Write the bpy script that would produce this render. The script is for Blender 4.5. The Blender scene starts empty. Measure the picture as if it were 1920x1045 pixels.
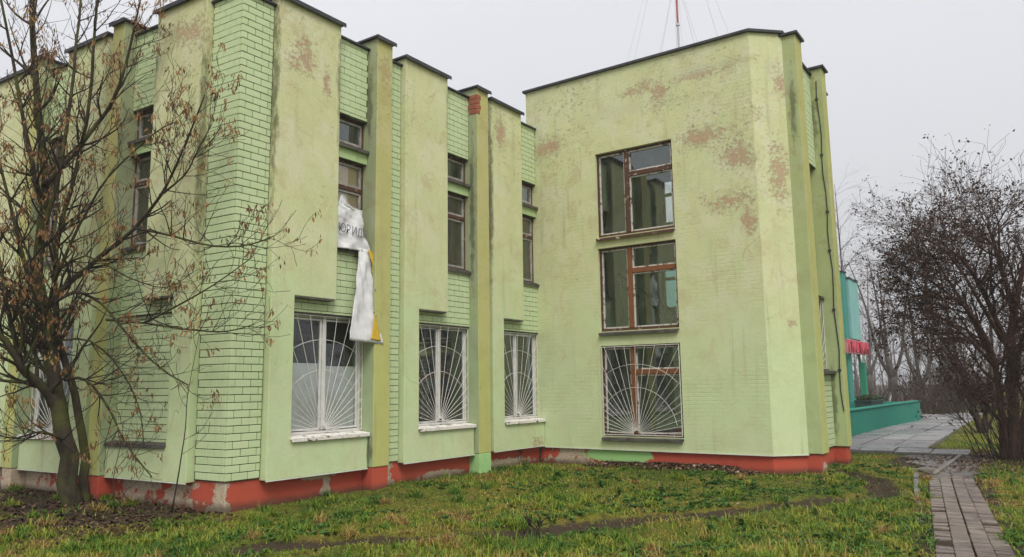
import bpy, bmesh, math, random
import numpy as np
from mathutils import Vector, Matrix, noise as mnoise

random.seed(7)
rng = np.random.default_rng(11)
scene = bpy.context.scene
COL = scene.collection

# ------------------------------------------------------------------ camera
CAM_H = 1.65
FPX, YAW, PITCH, ROLL = 1436.22, math.radians(54.9078), math.radians(8.0375), math.radians(-0.7656)
fwd = Vector((math.sin(YAW) * math.cos(PITCH), math.cos(YAW) * math.cos(PITCH), math.sin(PITCH)))
r0 = Vector((math.cos(YAW), -math.sin(YAW), 0)); u0 = r0.cross(fwd)
right = r0 * math.cos(ROLL) + u0 * math.sin(ROLL)
up = u0 * math.cos(ROLL) - r0 * math.sin(ROLL)
cd = bpy.data.cameras.new('camera'); cam = bpy.data.objects.new('camera', cd); COL.objects.link(cam)
cd.sensor_width = 36.0; cd.lens = 36.0 * FPX / 1920.0; cd.clip_start = 0.05; cd.clip_end = 2000
cam.matrix_world = Matrix(((right.x, up.x, -fwd.x, 0), (right.y, up.y, -fwd.y, 0), (right.z, up.z, -fwd.z, CAM_H), (0, 0, 0, 1)))
scene.camera = cam

# ------------------------------------------------------------------ overcast sky and one soft sun
SUN_EL, SUN_AZ = math.radians(52), math.radians(222)      # azimuth measured from +Y towards +X, direction the light comes from
world = bpy.data.worlds.new('World'); scene.world = world; world.use_nodes = True
wn = world.node_tree; wn.nodes.clear()
w_out = wn.nodes.new('ShaderNodeOutputWorld')
sky = wn.nodes.new('ShaderNodeTexSky'); sky.sky_type = 'NISHITA'; sky.sun_disc = False
sky.sun_elevation = SUN_EL; sky.sun_rotation = SUN_AZ; sky.dust_density = 6; sky.air_density = 1.5
bg1 = wn.nodes.new('ShaderNodeBackground'); bg1.inputs[1].default_value = 0.10
wn.links.new(sky.outputs[0], bg1.inputs[0])
geo = wn.nodes.new('ShaderNodeNewGeometry'); sep = wn.nodes.new('ShaderNodeSeparateXYZ')
tc = wn.nodes.new('ShaderNodeTexCoord'); wn.links.new(tc.outputs['Generated'], sep.inputs[0])
ramp = wn.nodes.new('ShaderNodeValToRGB')
ramp.color_ramp.elements[0].position = 0.0; ramp.color_ramp.elements[0].color = (0.38, 0.383, 0.40, 1)
ramp.color_ramp.elements[1].position = 1.0; ramp.color_ramp.elements[1].color = (0.68, 0.68, 0.70, 1)
wn.links.new(sep.outputs[2], ramp.inputs[0])
wno = wn.nodes.new('ShaderNodeTexNoise'); wno.inputs['Scale'].default_value = 1.6; wno.inputs['Detail'].default_value = 4
wn.links.new(tc.outputs['Generated'], wno.inputs['Vector'])
wmr = wn.nodes.new('ShaderNodeMapRange'); wmr.inputs[3].default_value = 0.90; wmr.inputs[4].default_value = 1.08
wn.links.new(wno.outputs['Fac'], wmr.inputs[0])
bg2 = wn.nodes.new('ShaderNodeBackground')
wn.links.new(ramp.outputs[0], bg2.inputs[0]); wn.links.new(wmr.outputs[0], bg2.inputs[1])
wmix = wn.nodes.new('ShaderNodeMixShader'); wmix.inputs[0].default_value = 0.92
wn.links.new(bg1.outputs[0], wmix.inputs[1]); wn.links.new(bg2.outputs[0], wmix.inputs[2])
wn.links.new(wmix.outputs[0], w_out.inputs[0])
sl = bpy.data.lights.new('sun', 'SUN'); sl.energy = 1.5; sl.angle = math.radians(28); sl.color = (1.0, 0.965, 0.91)
sun = bpy.data.objects.new('sun', sl); COL.objects.link(sun)
sd = Vector((math.sin(SUN_AZ) * math.cos(SUN_EL), math.cos(SUN_AZ) * math.cos(SUN_EL), math.sin(SUN_EL)))
sun.rotation_euler = sd.to_track_quat('Z', 'Y').to_euler(); sun.location = (0, -5, 30)
scene.view_settings.view_transform = 'Standard'; scene.view_settings.look = 'None'
scene.view_settings.exposure = 0.80; scene.view_settings.gamma = 1.0
scene.view_settings.use_curve_mapping = False
scene.cycles.use_denoising = True
scene.cycles.max_bounces = 5; scene.cycles.diffuse_bounces = 3; scene.cycles.glossy_bounces = 3; scene.cycles.transparent_max_bounces = 8
scene.cycles.volume_bounces = 0; scene.cycles.use_adaptive_sampling = True; scene.cycles.adaptive_threshold = 0.02

# ------------------------------------------------------------------ helpers
ORIGIN = {}
def link(o, parent=None, w=None):
    """w: the object's own world origin (its vertices are given relative to it)"""
    COL.objects.link(o)
    w = Vector(w) if w is not None else (ORIGIN[parent] if parent else Vector((0, 0, 0)))
    ORIGIN[o] = w.copy()
    if parent is not None:
        o.parent = parent; o.location = w - ORIGIN[parent]
    else:
        o.location = w
    return o
def tag(o, label=None, cat=None, group=None, kind=None):
    if label: o['label'] = label
    if cat: o['category'] = cat
    if group: o['group'] = group
    if kind: o['kind'] = kind
    return o
def empty(name, loc, label, cat, group=None):
    o = bpy.data.objects.new(name, None); o.empty_display_size = 0.3
    link(o, None, loc); return tag(o, label, cat, group)
class Fr:
    """facade frame: s along the wall, d outwards, z up"""
    def __init__(self, O, u, n): self.O = Vector((O[0], O[1], 0)); self.u = Vector((u[0], u[1], 0)); self.n = Vector((n[0], n[1], 0))
    def __call__(self, s, d, z): return self.O + self.u * s + self.n * d + Vector((0, 0, z))
class MB:
    def __init__(self): self.v = []; self.f = []
    def add(self, vs, fs):
        k = len(self.v); self.v += [tuple(p) for p in vs]; self.f += [tuple(i + k for i in f) for f in fs]
    def box(self, x0, x1, y0, y1, z0, z1):
        self.add([(x, y, z) for z in (z0, z1) for x, y in ((x0, y0), (x1, y0), (x1, y1), (x0, y1))],
                 [(3, 2, 1, 0), (4, 5, 6, 7), (0, 1, 5, 4), (1, 2, 6, 5), (2, 3, 7, 6), (3, 0, 4, 7)])
    def fbox(self, fr, s0, s1, d0, d1, z0, z1):
        self.add([fr(s, d, z) for z in (z0, z1) for s, d in ((s0, d0), (s1, d0), (s1, d1), (s0, d1))],
                 [(3, 2, 1, 0), (4, 5, 6, 7), (0, 1, 5, 4), (1, 2, 6, 5), (2, 3, 7, 6), (3, 0, 4, 7)])
    def hexa(self, pts):
        self.add(pts, [(3, 2, 1, 0), (4, 5, 6, 7), (0, 1, 5, 4), (1, 2, 6, 5), (2, 3, 7, 6), (3, 0, 4, 7)])
    def prism(self, fr, poly, d0, d1):
        n = len(poly)
        self.add([fr(s, d0, z) for s, z in poly] + [fr(s, d1, z) for s, z in poly],
                 [tuple(range(n)), tuple(range(2 * n - 1, n - 1, -1))] + [(i, (i + 1) % n, n + (i + 1) % n, n + i) for i in range(n)])
    def plan(self, poly, z0, z1):
        n = len(poly)
        self.add([(x, y, z0) for x, y in poly] + [(x, y, z1) for x, y in poly],
                 [tuple(range(n)), tuple(range(2 * n - 1, n - 1, -1))] + [(i, (i + 1) % n, n + (i + 1) % n, n + i) for i in range(n)])
    def holed(self, fr, s0, s1, z0, z1, holes, d0, d1):
        S = sorted({s0, s1, *[h[0] for h in holes], *[h[1] for h in holes]}); S = [s for s in S if s0 <= s <= s1]
        Z = sorted({z0, z1, *[h[2] for h in holes], *[h[3] for h in holes]}); Z = [z for z in Z if z0 <= z <= z1]
        ns, nz = len(S), len(Z); k = {}
        vs = []
        for side, d in enumerate((d0, d1)):
            for i, s in enumerate(S):
                for j, z in enumerate(Z): k[side, i, j] = len(vs); vs.append(fr(s, d, z))
        def solid(i, j):
            if not (0 <= i < ns - 1 and 0 <= j < nz - 1): return False
            a, b = (S[i] + S[i + 1]) / 2, (Z[j] + Z[j + 1]) / 2
            return not any(h[0] < a < h[1] and h[2] < b < h[3] for h in holes)
        fs = []
        for i in range(ns - 1):
            for j in range(nz - 1):
                if not solid(i, j): continue
                for side in (0, 1): fs.append((k[side, i, j], k[side, i + 1, j], k[side, i + 1, j + 1], k[side, i, j + 1]))
                for di, dj, a, b in ((-1, 0, (i, j), (i, j + 1)), (1, 0, (i + 1, j), (i + 1, j + 1)), (0, -1, (i, j), (i + 1, j)), (0, 1, (i, j + 1), (i + 1, j + 1))):
                    if not solid(i + di, j + dj): fs.append((k[(0, *a)], k[(0, *b)], k[(1, *b)], k[(1, *a)]))
        self.add(vs, fs)
    def tube(self, pts, rad, sides=5, cap=True):
        pts = [Vector(p) for p in pts]; n = len(pts)
        if not hasattr(rad, '__len__'): rad = [rad] * n
        prev = None; vs = []; fs = []
        for i, p in enumerate(pts):
            t = (pts[min(i + 1, n - 1)] - pts[max(i - 1, 0)])
            if t.length < 1e-9: t = Vector((0, 0, 1))
            t.normalize()
            if prev is None:
                a = Vector((0, 0, 1)) if abs(t.z) < 0.9 else Vector((1, 0, 0)); prev = t.cross(a).normalized()
            e = prev - t * prev.dot(t)
            if e.length < 1e-6: e = t.orthogonal()
            e.normalize(); prev = e; g = t.cross(e)
            for k in range(sides):
                a = 2 * math.pi * k / sides; vs.append(p + (e * math.cos(a) + g * math.sin(a)) * rad[i])
        for i in range(n - 1):
            for k in range(sides):
                k2 = (k + 1) % sides; fs.append((i * sides + k, i * sides + k2, (i + 1) * sides + k2, (i + 1) * sides + k))
        if cap: fs += [tuple(range(sides - 1, -1, -1)), tuple((n - 1) * sides + k for k in range(sides))]
        self.add(vs, fs)
    def build(self, name, mat, parent=None, bevel=0, smooth=False, fix=True, at=None):
        w = Vector(at) if at is not None else (ORIGIN[parent] if parent else Vector((0, 0, 0)))
        me = bpy.data.meshes.new(name)
        me.from_pydata([(p[0] - w.x, p[1] - w.y, p[2] - w.z) for p in self.v], [], self.f)
        if fix:
            bm = bmesh.new(); bm.from_mesh(me); bmesh.ops.recalc_face_normals(bm, faces=bm.faces); bm.to_mesh(me); bm.free()
        if smooth: me.polygons.foreach_set('use_smooth', [True] * len(me.polygons))
        me.materials.append(mat); me.update()
        o = bpy.data.objects.new(name, me); link(o, parent, w)
        if bevel:
            m = o.modifiers.new('bevel', 'BEVEL'); m.width = bevel; m.segments = 2; m.limit_method = 'ANGLE'
        return o
def np_mesh(name, V, F, mat, parent=None, attr=None, smooth=False):
    """triangles / quads from numpy; attr = per-vertex float called tint"""
    me = bpy.data.meshes.new(name); nv, nf, k = len(V), len(F), F.shape[1]
    w = ORIGIN[parent] if parent else Vector((0, 0, 0))
    V = V - np.array(w)[None]
    me.vertices.add(nv); me.vertices.foreach_set('co', V.astype(np.float32).ravel())
    me.loops.add(nf * k); me.loops.foreach_set('vertex_index', F.astype(np.int32).ravel())
    me.polygons.add(nf); me.polygons.foreach_set('loop_start', np.arange(0, nf * k, k, dtype=np.int32)); me.polygons.foreach_set('loop_total', np.full(nf, k, dtype=np.int32))
    if smooth: me.polygons.foreach_set('use_smooth', np.ones(nf, dtype=bool))
    if attr is not None:
        a = me.attributes.new('tint', 'FLOAT', 'POINT'); a.data.foreach_set('value', attr.astype(np.float32))
    me.update(calc_edges=True); me.validate()
    me.materials.append(mat)
    o = bpy.data.objects.new(name, me); return link(o, parent)
def PX(px, py, dist):
    """a point seen in the photograph at a known horizontal distance from the photographer"""
    d = right * ((px - 960) / FPX) + up * (-(py - 522.5) / FPX) + fwd
    return Vector((0, 0, CAM_H)) + d * (dist / math.hypot(d.x, d.y))
def GND(px, py, z=0.0):
    d = right * ((px - 960) / FPX) + up * (-(py - 522.5) / FPX) + fwd
    return Vector((0, 0, CAM_H)) + d * ((z - CAM_H) / d.z)

# ------------------------------------------------------------------ materials
class NT:
    def __init__(self, name):
        self.m = bpy.data.materials.new(name); self.m.use_nodes = True; self.t = self.m.node_tree; self.t.nodes.clear()
        self.out = self.t.nodes.new('ShaderNodeOutputMaterial'); self._pos = None
    def n(self, typ, **kw):
        nd = self.t.nodes.new('ShaderNode' + typ)
        for k, v in kw.items(): setattr(nd, k, v)
        return nd
    def set(self, sock, v):
        if isinstance(v, bpy.types.NodeSocket): self.t.links.new(v, sock)
        elif v is not None:
            if hasattr(sock.default_value, '__len__') and not hasattr(v, '__len__'): v = [v] * len(sock.default_value)
            if hasattr(sock.default_value, '__len__') and len(v) == 3 and len(sock.default_value) == 4: v = (*v, 1)
            sock.default_value = v
    def pos(self):
        if self._pos is None: self._pos = self.n('NewGeometry').outputs['Position']
        return self._pos
    def math(self, op, a, b=None, c=None, clamp=False):
        nd = self.n('Math', operation=op, use_clamp=clamp); self.set(nd.inputs[0], a); self.set(nd.inputs[1], b); self.set(nd.inputs[2], c); return nd.outputs[0]
    def vmath(self, op, a, b=None):
        nd = self.n('VectorMath', operation=op); self.set(nd.inputs[0], a)
        if b is not None: self.set(nd.inputs[1], b)
        return nd.outputs['Value'] if op in ('LENGTH', 'DOT_PRODUCT') else nd.outputs[0]
    def noise(self, scale, detail=4, rough=0.55, vec=None, stretch=None, offs=None, dist=0):
        v = vec if vec is not None else self.pos()
        if stretch: v = self.vmath('MULTIPLY', v, stretch)
        if offs: v = self.vmath('ADD', v, offs)
        nd = self.n('TexNoise'); self.set(nd.inputs['Vector'], v)
        nd.inputs['Scale'].default_value = scale; nd.inputs['Detail'].default_value = detail; nd.inputs['Roughness'].default_value = rough; nd.inputs['Distortion'].default_value = dist
        return nd.outputs['Fac']
    def rng(self, x, a, b, c=0.0, d=1.0, smooth=True):
        nd = self.n('MapRange', interpolation_type='SMOOTHSTEP' if smooth else 'LINEAR'); self.set(nd.inputs[0], x)
        for i, v in zip((1, 2, 3, 4), (a, b, c, d)): self.set(nd.inputs[i], v)
        return nd.outputs[0]
    def mix(self, f, a, b, mode='MIX'):
        nd = self.n('Mix', data_type='RGBA', blend_type=mode); self.set(nd.inputs[0], f); self.set(nd.inputs[6], a); self.set(nd.inputs[7], b); return nd.outputs[2]
    def comp(self, i):
        s = self.n('SeparateXYZ'); self.set(s.inputs[0], self.pos()); return s.outputs[i]
    def ell(self, c, r):
        """1 in the middle of a spot, 0 on its rim, negative outside"""
        v = self.vmath('SUBTRACT', self.pos(), c); v = self.vmath('MULTIPLY', v, tuple(1.0 / x for x in r))
        return self.math('SUBTRACT', 1.0, self.vmath('LENGTH', v))
    def ramp(self, f, stops):
        nd = self.n('ValToRGB'); self.set(nd.inputs[0], f); e = nd.color_ramp.elements
        while len(e) < len(stops): e.new(0.5)
        for el, (p, c) in zip(e, stops): el.position = p; el.color = (*c, 1)
        return nd.outputs[0]
    def bump(self, h, strength=0.3, dist=0.01, normal=None):
        nd = self.n('Bump'); self.set(nd.inputs['Height'], h); nd.inputs['Strength'].default_value = strength; nd.inputs['Distance'].default_value = dist
        if normal is not None: self.set(nd.inputs['Normal'], normal)
        return nd.outputs[0]
    def bsdf(self, color, rough=0.8, normal=None, metal=0.0, spec=0.3, **kw):
        b = self.n('BsdfPrincipled'); self.set(b.inputs['Base Color'], color); self.set(b.inputs['Roughness'], rough)
        b.inputs['Metallic'].default_value = metal; b.inputs['Specular IOR Level'].default_value = spec
        if normal is not None: self.set(b.inputs['Normal'], normal)
        for k, v in kw.items(): self.set(b.inputs[k], v)
        self.t.links.new(b.outputs[0], self.out.inputs[0]); return self.m

def plaster(name, low, high, zlo=1.8, zhi=5.2, spots=(), whites=(), ghost=None, stain=0.5, darks=(), bare=(0.46, 0.285, 0.19)):
    t = NT(name); z = t.comp(2)
    big = t.noise(0.55, 5, 0.6); mid = t.noise(2.3, 6, 0.65, offs=(3, 7, 1)); fine = t.noise(22, 5, 0.7)
    zz = t.math('ADD', z, t.math('MULTIPLY', t.math('SUBTRACT', big, 0.5), 5.0))
    c = t.mix(t.rng(zz, zlo, zhi), low, high)
    c = t.mix(t.rng(mid, 0.35, 0.7, 0.0, 0.45), c, tuple(x * y for x, y in zip(high, (0.80, 0.84, 0.80))))
    c = t.mix(t.rng(big, 0.45, 0.75, 0.0, 0.35), c, tuple(min(1, x * y) for x, y in zip(low, (1.06, 1.02, 1.10))))
    # faded, chalky and browned areas of the paint
    upz = t.rng(zz, 1.0, 6.0, 0.35, 1.0)
    c = t.mix(t.math('MULTIPLY', t.math('MULTIPLY', t.rng(t.noise(1.5, 8, 0.72, offs=(21, 3, 8), dist=0.6), 0.47, 0.62), 0.75), upz), c, tuple(min(1, q * k) for q, k in zip(high, (1.07, 1.04, 1.28))))
    c = t.mix(t.math('MULTIPLY', t.math('MULTIPLY', t.rng(t.noise(2.2, 9, 0.75, offs=(2, 31, 6), dist=0.5), 0.50, 0.64), 0.85 * stain / 0.7), upz), c, tuple(q * k for q, k in zip(high, (0.87, 0.79, 0.80))))
    # dark speckled weathering that gathers higher on the walls
    sp = t.noise(11, 10, 0.78, offs=(11, 2, 5), stretch=(1, 1, 1.5), dist=0.4); hz = t.math('ADD', t.rng(z, 2.5, 8.0, -0.03, 0.05), t.math('MULTIPLY', t.math('SUBTRACT', t.noise(0.9, 3, 0.6, offs=(7, 7, 2)), 0.5), 0.30))
    c = t.mix(t.math('MULTIPLY', t.rng(t.math('ADD', sp, hz), 0.60, 0.70), stain), c, (0.19, 0.18, 0.10))
    # rain streaks
    st = t.noise(3.0, 5, 0.6, stretch=(2.2, 2.2, 0.16), offs=(1, 9, 4))
    c = t.mix(t.math('MULTIPLY', t.rng(st, 0.55, 0.80), 0.38), c, (0.22, 0.24, 0.13))
    edge = t.noise(13, 10, 0.80, offs=(5, 5, 5), stretch=(1, 1, 1.35), dist=0.35); edge2 = t.noise(2.6, 5, 0.65, offs=(8, 1, 2))
    if spots:
        m = None
        for ce, ra in spots:
            e = t.ell(ce, ra); m = e if m is None else t.math('MAXIMUM', m, e)
        m = t.math('ADD', t.math('MULTIPLY', t.math('MAXIMUM', m, -0.8), 0.42), t.math('MULTIPLY', t.math('SUBTRACT', edge, 0.5), 2.2))
        m = t.math('ADD', m, t.math('MULTIPLY', t.math('SUBTRACT', edge2, 0.5), 0.9))
        halo = t.rng(m, 0.02, 0.25); core = t.rng(m, 0.25, 0.28)
        c = t.mix(t.math('MULTIPLY', halo, 0.40), c, (0.42, 0.41, 0.25)); c = t.mix(t.math('MULTIPLY', core, t.rng(fine, 0.3, 0.65, 0.60, 0.92)), c, bare); flake = core
    if whites:
        m = None
        for ce, ra in whites:
            e = t.ell(ce, ra); m = e if m is None else t.math('MAXIMUM', m, e)
        m = t.math('ADD', t.math('MULTIPLY', t.math('MAXIMUM', m, -0.8), 0.4), t.math('MULTIPLY', t.math('SUBTRACT', edge, 0.5), 1.1))
        m = t.math('ADD', m, t.math('MULTIPLY', t.math('SUBTRACT', edge2, 0.5), 0.7))
        c = t.mix(t.math('MULTIPLY', t.rng(m, 0.06, 0.40), 0.6), c, (0.56, 0.56, 0.38))
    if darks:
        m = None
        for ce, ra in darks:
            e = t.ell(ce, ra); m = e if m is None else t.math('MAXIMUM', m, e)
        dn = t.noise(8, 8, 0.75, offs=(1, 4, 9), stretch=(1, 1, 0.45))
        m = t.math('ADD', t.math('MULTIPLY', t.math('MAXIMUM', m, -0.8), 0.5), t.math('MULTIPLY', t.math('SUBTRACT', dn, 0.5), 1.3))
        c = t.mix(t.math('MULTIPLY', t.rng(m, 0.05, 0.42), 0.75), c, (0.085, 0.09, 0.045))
    c = t.mix(t.rng(fine, 0.3, 0.7, 0.0, 0.10), c, (0.25, 0.26, 0.14))
    h = t.math('ADD', t.math('MULTIPLY', fine, 0.35), t.math('MULTIPLY', mid, 1.0))
    if spots: h = t.math('SUBTRACT', h, t.math('MULTIPLY', flake, 0.7))
    # hairline cracks in the render
    vo = t.n('TexVoronoi', feature='DISTANCE_TO_EDGE'); t.set(vo.inputs['Vector'], t.vmath('ADD', t.vmath('MULTIPLY', t.pos(), (0.55, 0.55, 0.8)), t.vmath('MULTIPLY', t.n('TexNoise').outputs['Color'], (0.25, 0.25, 0.25)))); vo.inputs['Scale'].default_value = 1.0
    ck = t.math('MULTIPLY', t.rng(vo.outputs['Distance'], 0.0, 0.004, 1.0, 0.0), t.rng(t.noise(0.9, 4, 0.7, offs=(4, 8, 3)), 0.56, 0.62)); c = t.mix(t.math('MULTIPLY', ck, 0.3), c, (0.16, 0.16, 0.09)); h = t.math('SUBTRACT', h, ck)
    if ghost:
        bt = t.n('TexBrick'); s = t.n('SeparateXYZ'); t.set(s.inputs[0], t.pos()); cmb = t.n('CombineXYZ')
        t.set(cmb.inputs[0], s.outputs[ghost]); t.set(cmb.inputs[1], s.outputs[2]); t.set(bt.inputs['Vector'], cmb.outputs[0])
        bt.inputs['Scale'].default_value = 1.0; bt.inputs['Brick Width'].default_value = 0.26; bt.inputs['Row Height'].default_value = 0.078
        bt.inputs['Mortar Size'].default_value = 0.007; bt.inputs['Mortar Smooth'].default_value = 0.6
        g = t.math('MULTIPLY', t.math('MULTIPLY', bt.outputs['Fac'], t.rng(t.comp(0), 14.505, 14.515, 1.0, 0.0)), t.rng(t.noise(0.9, 4, 0.6, offs=(2, 2, 9)), 0.42, 0.62))
        h = t.math('SUBTRACT', h, t.math('MULTIPLY', g, 0.35))
        c = t.mix(t.math('MULTIPLY', g, 0.12), c, (0.2, 0.2, 0.1))
    return t.bsdf(c, 0.9, t.bump(h, 0.55, 0.012), spec=0.15)

G_LOW, G_HIGH = (0.555, 0.675, 0.385), (0.615, 0.63, 0.35)
M = {}
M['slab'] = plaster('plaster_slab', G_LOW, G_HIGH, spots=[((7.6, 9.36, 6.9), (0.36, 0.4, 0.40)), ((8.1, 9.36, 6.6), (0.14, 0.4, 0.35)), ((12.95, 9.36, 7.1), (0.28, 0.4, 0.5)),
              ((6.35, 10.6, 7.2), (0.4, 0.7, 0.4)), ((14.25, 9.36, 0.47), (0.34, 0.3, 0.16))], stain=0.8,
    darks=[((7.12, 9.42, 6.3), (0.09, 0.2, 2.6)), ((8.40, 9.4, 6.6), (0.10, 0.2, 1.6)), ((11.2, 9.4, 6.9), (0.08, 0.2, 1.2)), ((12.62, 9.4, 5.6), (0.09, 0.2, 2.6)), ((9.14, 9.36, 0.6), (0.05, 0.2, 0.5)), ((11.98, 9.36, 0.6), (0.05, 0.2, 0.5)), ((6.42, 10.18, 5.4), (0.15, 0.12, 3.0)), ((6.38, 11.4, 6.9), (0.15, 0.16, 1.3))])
M['wing'] = plaster('plaster_wing', (0.57, 0.67, 0.385), (0.615, 0.635, 0.355), zlo=1.5, zhi=4.5, ghost=1, stain=0.75,
    spots=[((14.5, 6.33, 7.72), (0.8, 0.36, 0.5)), ((14.5, 6.3, 7.75), (0.8, 0.28, 0.4)), ((14.5, 6.75, 7.95), (0.5, 0.65, 0.25)), ((14.5, 5.3, 7.95), (0.5, 1.2, 0.16)), ((14.5, 4.75, 6.1), (0.5, 0.42, 0.5)), ((14.5, 4.9, 5.2), (0.5, 0.7, 0.3)),
           ((14.5, 4.6, 4.7), (0.5, 0.22, 0.5)), ((14.5, 9.1, 7.1), (0.5, 0.55, 0.4)), ((14.9, 4.05, 5.6), (0.5, 0.25, 0.9)), ((14.95, 3.95, 7.55), (0.4, 0.2, 0.4)), ((14.5, 5.5, 6.6), (0.5, 0.8, 0.35)), ((14.9, 4.0, 2.75), (0.3, 0.13, 0.16))],
    whites=[((14.5, 9.4, 7.5), (0.5, 0.35, 0.45)), ((14.8, 4.1, 7.75), (0.5, 0.3, 0.45)), ((14.5, 5.4, 8.05), (0.5, 1.3, 0.22)), ((14.5, 7.3, 7.6), (0.5, 1.6, 0.3))])
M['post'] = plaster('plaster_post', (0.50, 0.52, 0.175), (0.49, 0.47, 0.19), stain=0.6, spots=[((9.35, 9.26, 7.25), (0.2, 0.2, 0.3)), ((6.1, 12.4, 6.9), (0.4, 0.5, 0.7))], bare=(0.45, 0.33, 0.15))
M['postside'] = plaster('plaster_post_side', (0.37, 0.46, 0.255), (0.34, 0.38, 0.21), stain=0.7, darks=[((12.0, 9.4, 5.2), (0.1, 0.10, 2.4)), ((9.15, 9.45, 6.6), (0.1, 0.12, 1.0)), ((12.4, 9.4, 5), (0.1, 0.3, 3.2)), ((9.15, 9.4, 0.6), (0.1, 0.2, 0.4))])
M['band'] = plaster('plaster_band', (0.46, 0.63, 0.30), (0.46, 0.61, 0.29), stain=0.25)
M['interior'] = plaster('plaster_interior', (0.42, 0.48, 0.37), (0.44, 0.50, 0.39), stain=0.2)

def brick_mat():
    t = NT('painted_brick'); oi = t.n('ObjectInfo').outputs['Random']; z = t.comp(2)
    ns = t.noise(1.1, 4, 0.6); fine = t.noise(30, 5, 0.7)
    cell = t.n('TexWhiteNoise'); v = t.vmath('MULTIPLY', t.pos(), (3.9, 3.9, 9.26)); t.set(cell.inputs[0], t.vmath('FLOOR', v))
    c = t.mix(ns, (0.53, 0.65, 0.40), (0.58, 0.645, 0.375)); k = t.math('ADD', t.math('MULTIPLY', oi, 0.6), t.math('MULTIPLY', cell.outputs[0], 0.4))
    c = t.mix(t.rng(k, 0.0, 1.0, 0.0, 0.32), c, (0.36, 0.50, 0.24)); c = t.mix(t.rng(fine, 0.62, 0.8, 0, 0.35), c, (0.26, 0.28, 0.16))
    st = t.noise(4.0, 5, 0.6, stretch=(2.0, 2.0, 0.2)); c = t.mix(t.math('MULTIPLY', t.rng(st, 0.55, 0.8), 0.3), c, (0.27, 0.30, 0.16))
    return t.bsdf(c, 0.75, t.bump(fine, 0.4, 0.006), spec=0.25)
M['brick'] = brick_mat()
def simple(name, c1, c2, scale=6, rough=0.8, bump=0.2, metal=0.0, spec=0.3, detail=6, stretch=None, bdist=0.01):
    t = NT(name); n = t.noise(scale, detail, 0.65, stretch=stretch); f = t.noise(scale * 7, 4, 0.6)
    c = t.mix(t.rng(n, 0.3, 0.7), c1, c2)
    return t.bsdf(c, rough, t.bump(t.math('ADD', n, t.math('MULTIPLY', f, 0.4)), bump, bdist), metal, spec)
M['mortar'] = simple('dark_joint', (0.04, 0.046, 0.025), (0.11, 0.125, 0.07), 4, 0.95)
M['redbrick'] = simple('bare_red_brick', (0.26, 0.07, 0.045), (0.36, 0.12, 0.07), 14, 0.9, 0.5)
M['cap'] = simple('cap_metal', (0.035, 0.037, 0.042), (0.07, 0.07, 0.075), 3, 0.5, 0.15, 0.4)
M['dripw'] = simple('drip_edge', (0.55, 0.58, 0.47), (0.66, 0.68, 0.58), 5, 0.6)
M['whitepaint'] = simple('white_paint', (0.60, 0.59, 0.56), (0.76, 0.75, 0.73), 7, 0.55, 0.15)
M['greyframe'] = simple('greyed_frame', (0.22, 0.205, 0.185), (0.40, 0.38, 0.35), 9, 0.7, 0.3)
M['darksill'] = simple('dark_sill', (0.05, 0.045, 0.04), (0.12, 0.11, 0.095), 8, 0.7, 0.4)
M['dark'] = simple('dark_room', (0.045, 0.045, 0.042), (0.07, 0.07, 0.065), 2, 0.9)
M['plywood'] = simple('tan_board', (0.60, 0.44, 0.25), (0.72, 0.55, 0.34), 3, 0.8, 0.1, stretch=(1, 1, 0.2))
M['curtain'] = simple('ochre_curtain', (0.22, 0.17, 0.06), (0.33, 0.26, 0.10), 5, 0.9, 0.5, stretch=(3, 3, 0.15))
M['blind'] = simple('blind_slat', (0.50, 0.49, 0.44), (0.62, 0.61, 0.56), 5, 0.6)
M['whiteboard'] = simple('white_board', (0.86, 0.87, 0.88), (0.90, 0.90, 0.91), 2, 0.6)
M['iron'] = simple('iron_rail', (0.03, 0.035, 0.03), (0.06, 0.06, 0.055), 8, 0.6)
M['grille'] = simple('grille_paint', (0.60, 0.58, 0.54), (0.74, 0.72, 0.69), 12, 0.55, 0.2)
def sill_mat():
    t = NT('worn_white_sill'); n = t.noise(5, 8, 0.7, stretch=(1, 1, 3)); r = t.noise(13, 5, 0.7)
    c = t.mix(t.rng(r, 0.3, 0.7), (0.66, 0.63, 0.57), (0.80, 0.77, 0.72)); c = t.mix(t.rng(n, 0.54, 0.64), c, (0.06, 0.045, 0.035))
    return t.bsdf(c, 0.6, t.bump(n, 0.3), spec=0.3)
M['sill'] = sill_mat()
def wood_mat(name, paint, wood, thr):
    t = NT(name); n = t.noise(7, 9, 0.75, stretch=(1.0, 1.0, 1.0)); g = t.noise(40, 4, 0.6, stretch=(1, 1, 0.15))
    w = t.mix(g, wood, tuple(x * 0.45 for x in wood)); c = t.mix(t.rng(n, thr - 0.03, thr + 0.03), w, paint)
    return t.bsdf(c, 0.75, t.bump(t.math('ADD', n, t.math('MULTIPLY', g, 0.5)), 0.5, 0.006), spec=0.25)
M['wood'] = wood_mat('worn_brown_wood', (0.50, 0.46, 0.40), (0.12, 0.06, 0.036), 0.60)
M['woodorange'] = wood_mat('orange_wood', (0.30, 0.25, 0.20), (0.27, 0.105, 0.04), 0.63)
M['sash'] = wood_mat('worn_pale_sash', (0.55, 0.53, 0.48), (0.16, 0.09, 0.055), 0.45)
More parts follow.
